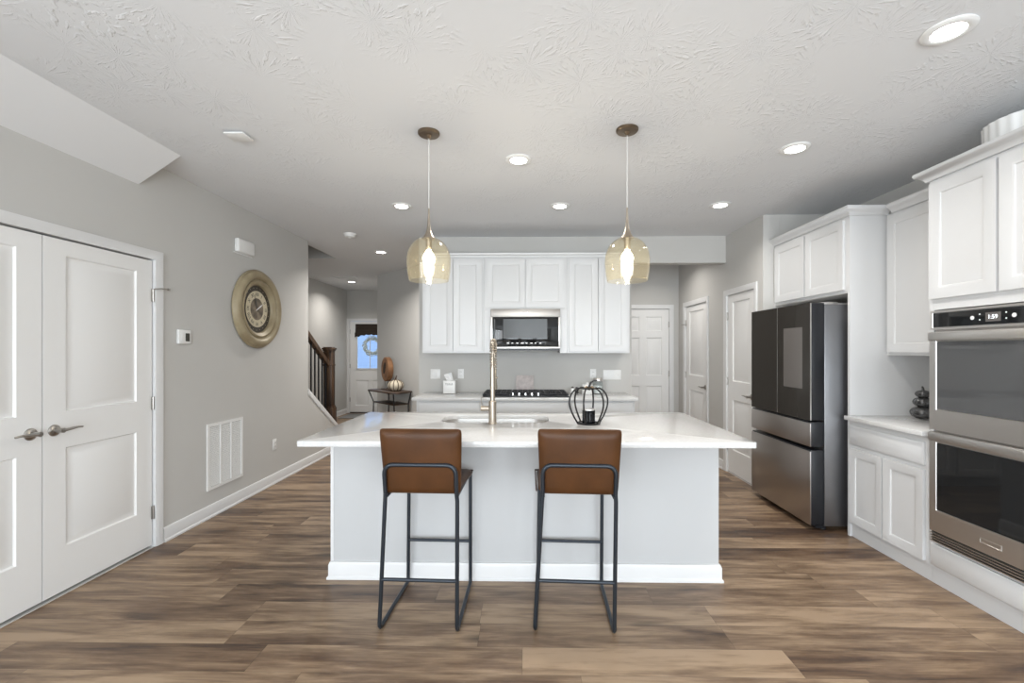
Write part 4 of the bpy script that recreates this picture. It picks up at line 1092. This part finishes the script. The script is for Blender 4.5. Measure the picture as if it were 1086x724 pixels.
# ------------------------------------------------------------------ things on the back counter
# tissue box
t = thing('tissue_box', (-.86, 5.13, .914), 'white square tissue box on the back counter', 'tissue box')
bx0, bx1, by0, by1 = -.935, -.800, 5.07, 5.195
TF = frame((0, by0, 0), X_, Z_, -Y_)
build('box', MB().box(bx0, bx1, by0, by1, .9145, 1.062), M['ceramic'], t, bev=.005)
build('lettering', MB(TF).text('TISSUE', .030, .0006, ((bx0 + bx1) / 2, 1.020, .0008)), M['ink'], t)
mb = MB(); V = []; nu, nv = 9, 7
for j in range(nv):
    for i in range(nu):
        u = i / (nu - 1) - .5; v_ = j / (nv - 1); V.append((-.862 - .03 * v_ + u * (.075 + .012 * v_), 5.13 + .012 * math.sin(u * 7 + v_ * 2), 1.055 + .085 * v_ + .025 * u * v_))
mb.add(V, [(j * nu + i, j * nu + i + 1, (j + 1) * nu + i + 1, (j + 1) * nu + i) for j in range(nv - 1) for i in range(nu - 1)])
o = build('tissue', mb, M['paper'], t); md = o.modifiers.new('s', 'SOLIDIFY'); md.thickness = .002
# square stone tile leaning behind the cooktop
t = thing('trivet_tile', (-.008, 5.26, .914), 'square pale stone tile leaning on the backsplash behind the cooktop', 'trivet')
RTL = frame((-.008, 5.238, .9150), X_, Vector((0, .10, .995)), Vector((0, -.995, .10)))
build('tile', MB(RTL).box(-.103, .103, 0, .198, -.0, .012), M['tile'], t, bev=.003)
build('border', MB(RTL).box(-.103, -.095, 0.001, .197, .0122, .0145).box(.095, .103, 0.001, .197, .0122, .0145).box(-.095, .095, .190, .197, .0122, .0145).box(-.095, .095, .001, .008, .0122, .0145), M['tile'], t)
# canister, small white crock, salt pot
t = thing('canister', (.825, 5.12, .914), 'tall glass canister with a steel lid behind the wire pumpkin', 'canister')
build('jar', MB(T((.825, 5.12, .9145))).lathe([(0, 0), (.055, 0), (.058, .01), (.058, .125), (.050, .140), (.047, .140), (.054, .124), (.054, .012), (0, .006)], 32), M['jar'], t)
build('filling', MB(T((.825, 5.12, .9210))).lathe([(0, .0005), (.052, .0005), (.052, .085), (0, .09)], 24), M['ceramic'], t)
build('lid', MB(T((.825, 5.12, 1.055))).lathe([(0, 0), (.057, 0), (.059, .006), (.056, .028), (.048, .036), (.012, .038), (.010, .048), (0, .050)], 28), M['steel'], t)
t = thing('crock', (.70, 5.08, .914), 'short white ceramic crock beside the glass canister', 'crock')
build('pot', MB(T((.70, 5.08, .9145))).lathe([(0, 0), (.060, 0), (.064, .008), (.064, .095), (.058, .10), (.055, .10), (.058, .09), (.056, .01), (0, .008)], 32), M['ceramic'], t)
build('lid', MB(T((.70, 5.08, 1.015))).lathe([(0, 0), (.062, 0), (.062, .006), (.02, .012), (.012, .016), (.012, .026), (0, .028)], 28), M['ceramic'], t)
t = thing('salt_shaker', (.535, 5.10, .914), 'small white shaker with dark top beside the cooktop', 'shaker')
build('pot', MB(T((.535, 5.10, .9145))).lathe([(0, 0), (.020, 0), (.024, .01), (.020, .05), (.018, .062), (0, .062)], 20), M['ceramic'], t)
build('cap', MB(T((.535, 5.10, .9768))).lathe([(0, 0), (.018, 0), (.016, .012), (.008, .018), (0, .019)], 18), M['ink'], t)
t = thing('pepper_shaker', (.585, 5.13, .914), 'small dark capped glass shaker next to the white shaker', 'shaker')
build('pot', MB(T((.585, 5.13, .9145))).lathe([(0, 0), (.018, 0), (.022, .01), (.018, .05), (.016, .056), (0, .056)], 20), M['pewter'], t)
build('cap', MB(T((.585, 5.13, .9708))).lathe([(0, 0), (.016, 0), (.014, .012), (.007, .016), (0, .017)], 18), M['ink'], t)


def lobed(mb, c_, r, h, lobes=9, amp=.09, seg=72, rings=14):
    """pumpkin body: c_ = base centre"""
    prof = [(max(1e-7 if 0 < i < rings else 0, r * math.sin(PI * i / rings) ** .85 if 0 < i < rings else 0), h / 2 - h / 2 * math.cos(PI * i / rings)) for i in range(rings + 1)]
    mb.lathe(prof, seg, c_, fn=lambda a, z: 1 - amp + amp * abs(math.cos(a * lobes / 2)) ** .7)


# stacked pewter pumpkins on the small counter
px, py = 2.86, 3.27
t = thing('stacked_pumpkins', (px, py, .914), 'three stacked pewter jack-o-lantern pumpkins on the small counter beside the oven', 'ornament')
fd = Vector((-px, -py, 0)).normalized(); sd_ = Vector((-fd.y, fd.x, 0))
for z0, r, h in ((.9145, .076, .090), (.9985, .060, .072), (1.0650, .046, .056)):
    mb = MB(); lobed(mb, (px, py, z0), r, h, 8, .12); o = build('pumpkin', mb, M['pewter'], t)
    mb = MB()
    for sx_, sz, q_ in ((-.42, .62, .15), (.30, .62, .15)):
        c0 = Vector((px, py, z0 + h * sz)) + fd * r * .80 + sd_ * (r * (sx_ - .15)); mb.M = frame(c0, sd_, Z_, fd); s_ = r * q_; mb.prism([(-s_, -s_ * .8), (s_, -s_ * .8), (0, s_)], -.012, .012)
    c0 = Vector((px, py, z0 + h * .33)) + fd * r * .78 - sd_ * r * .2; mb.M = frame(c0, sd_, Z_, fd); s_ = r * .42
    mb.prism([(-s_, s_ * .28), (-s_ * .5, -s_ * .12), (0, -s_ * .24), (s_ * .5, -s_ * .12), (s_, s_ * .28), (s_ * .4, s_ * .12), (0, s_ * .02), (-s_ * .4, s_ * .12)], -.012, .016)
    build('face', mb, M['ink'], o)
build('stem', MB().tube([(px, py, 1.118), (px - .002, py, 1.135), (px - .008, py, 1.148)], [.009, .007, .006], 10), M['pewter'], t)
t = thing('taper_holder', (2.775, 2.83, .914), 'thin dark stemmed ornament half hidden beside the wall oven', 'ornament') if False else None

# fluted white tub on top of the oven cabinet
t = thing('fluted_tub', (2.79, 2.50, 2.431), 'white fluted round tub on top of the oven cabinet', 'tub')
tx, ty = 2.755, 2.47
build('tub', MB(T((tx, ty, 2.4305))).lathe([(0, 0), (.190, 0), (.196, .01), (.200, .215), (.203, .225), (.196, .225), (.190, .21), (.186, .012), (0, .010)], 144, fn=lambda a, z: 1 + (.012 * math.copysign(abs(math.sin(a * 24)) ** .6, math.sin(a * 24)) if z > .005 else 0)), M['ceramic'], t)

# ------------------------------------------------------------------ hall table with its things
t = thing('console_table', (-2.09, 7.1, 0), 'dark wood and iron console table against the angled hallway wall', 'table')
TFm = frame((-2.65, 7.97, 0), Vector((q, -q, 0)), Vector((-q, -q, 0)), Z_)     # x along the wall, y out of the wall
L0, L1, D0, D1 = .40, 1.30, .02, .40
mb = MB(TFm)
mb.prism([(L0 + .07, D0), (L1 - .07, D0), (L1 + .0, D1 - .10), (L1 - .06, D1), (L0 + .06, D1), (L0, D1 - .10)], .733, .758)
build('tabletop', mb, M['tablewood'], t, bev=.004)
mb = MB(TFm); mb.prism([(L0 + .12, D0 + .03), (L1 - .12, D0 + .03), (L1 - .10, D1 - .07), (L0 + .10, D1 - .07)], .545, .562)
build('shelf', mb, M['tablewood'], t, bev=.003)
for x, y, xi, yi in ((L0 + .04, D1 - .03, L0 + .11, D1 - .08), (L1 - .04, D1 - .03, L1 - .11, D1 - .08), (L0 + .09, D0 + .02, L0 + .13, D0 + .04), (L1 - .09, D0 + .02, L1 - .13, D0 + .04)):
    build('leg', MB(TFm).tube([(x, y, .733), (xi, yi, .553), (xi - (xi - x) * .25, yi, .30), (xi - (xi - x) * .5, yi + .0, 0)], .011, 8), M['black'], t)
# white ribbed pumpkin
def TP(x, y, z): return tuple(TFm @ Vector((x, y, z)))
pc = TP(1.02, .20, .7585)
t = thing('white_pumpkin', pc, 'cream pumpkin with dark ribs and stem on the hall console table', 'pumpkin')
mb = MB(); lobed(mb, pc, .125, .175, 10, .07); build('pumpkin', mb, M['pumpkin'], t)
for k in range(10):
    a = 2 * PI * k / 10 + PI / 10
    build('rib', MB().tube([(pc[0] + .121 * math.sin(PI * i / 12) ** .85 * math.cos(a), pc[1] + .121 * math.sin(PI * i / 12) ** .85 * math.sin(a), pc[2] + .0875 - .0875 * math.cos(PI * i / 12)) for i in range(2, 12)], .0065, 6), M['walnut'], t)
build('stem', MB().tube([(pc[0], pc[1], pc[2] + .165), (pc[0] + .004, pc[1], pc[2] + .20), (pc[0] + .018, pc[1], pc[2] + .245)], [.018, .011, .009], 10), M['walnut'], t)
# round wooden plaque on a stand
pc = Vector(TP(.68, .17, .7585))
t = thing('round_plaque', tuple(pc), 'round brown wooden plaque on a thin metal stand on the hall console table', 'ornament')
nv_ = Vector((-.774, -.633, 0)).normalized(); sv = Vector((-nv_.y, nv_.x, 0))
PFm = frame(pc + Vector((0, 0, .335)), sv, Z_, nv_)
build('disc', MB(PFm @ Matrix.Diagonal((.9, 1.13, 1, 1))).lathe([(0, -.05), (.165, -.05), (.178, -.035), (.178, .03), (.168, .04), (.06, .045), (0, .045)], 44), M['redwood'], t)
build('cutout', MB(PFm @ Matrix.Rotation(-.3, 4, 'Z')).prism([(.045 * math.cos(2 * PI * k / 20), .10 * math.sin(2 * PI * k / 20) + .02) for k in range(20)], .0455, .049), M['shade'], t)
build('stand', MB().tube([pc + sv * .05 + Vector((0, 0, .20)), pc + sv * .05 + Vector((0, 0, .012))], .005, 8).tube([pc - sv * .05 + Vector((0, 0, .20)), pc - sv * .05 + Vector((0, 0, .012))], .005, 8), M['nickel'], t)
build('base', MB(frame(pc, sv, nv_, Z_)).box(-.12, .12, -.06, .06, 0.0005, .015), M['tablewood'], t, bev=.003)
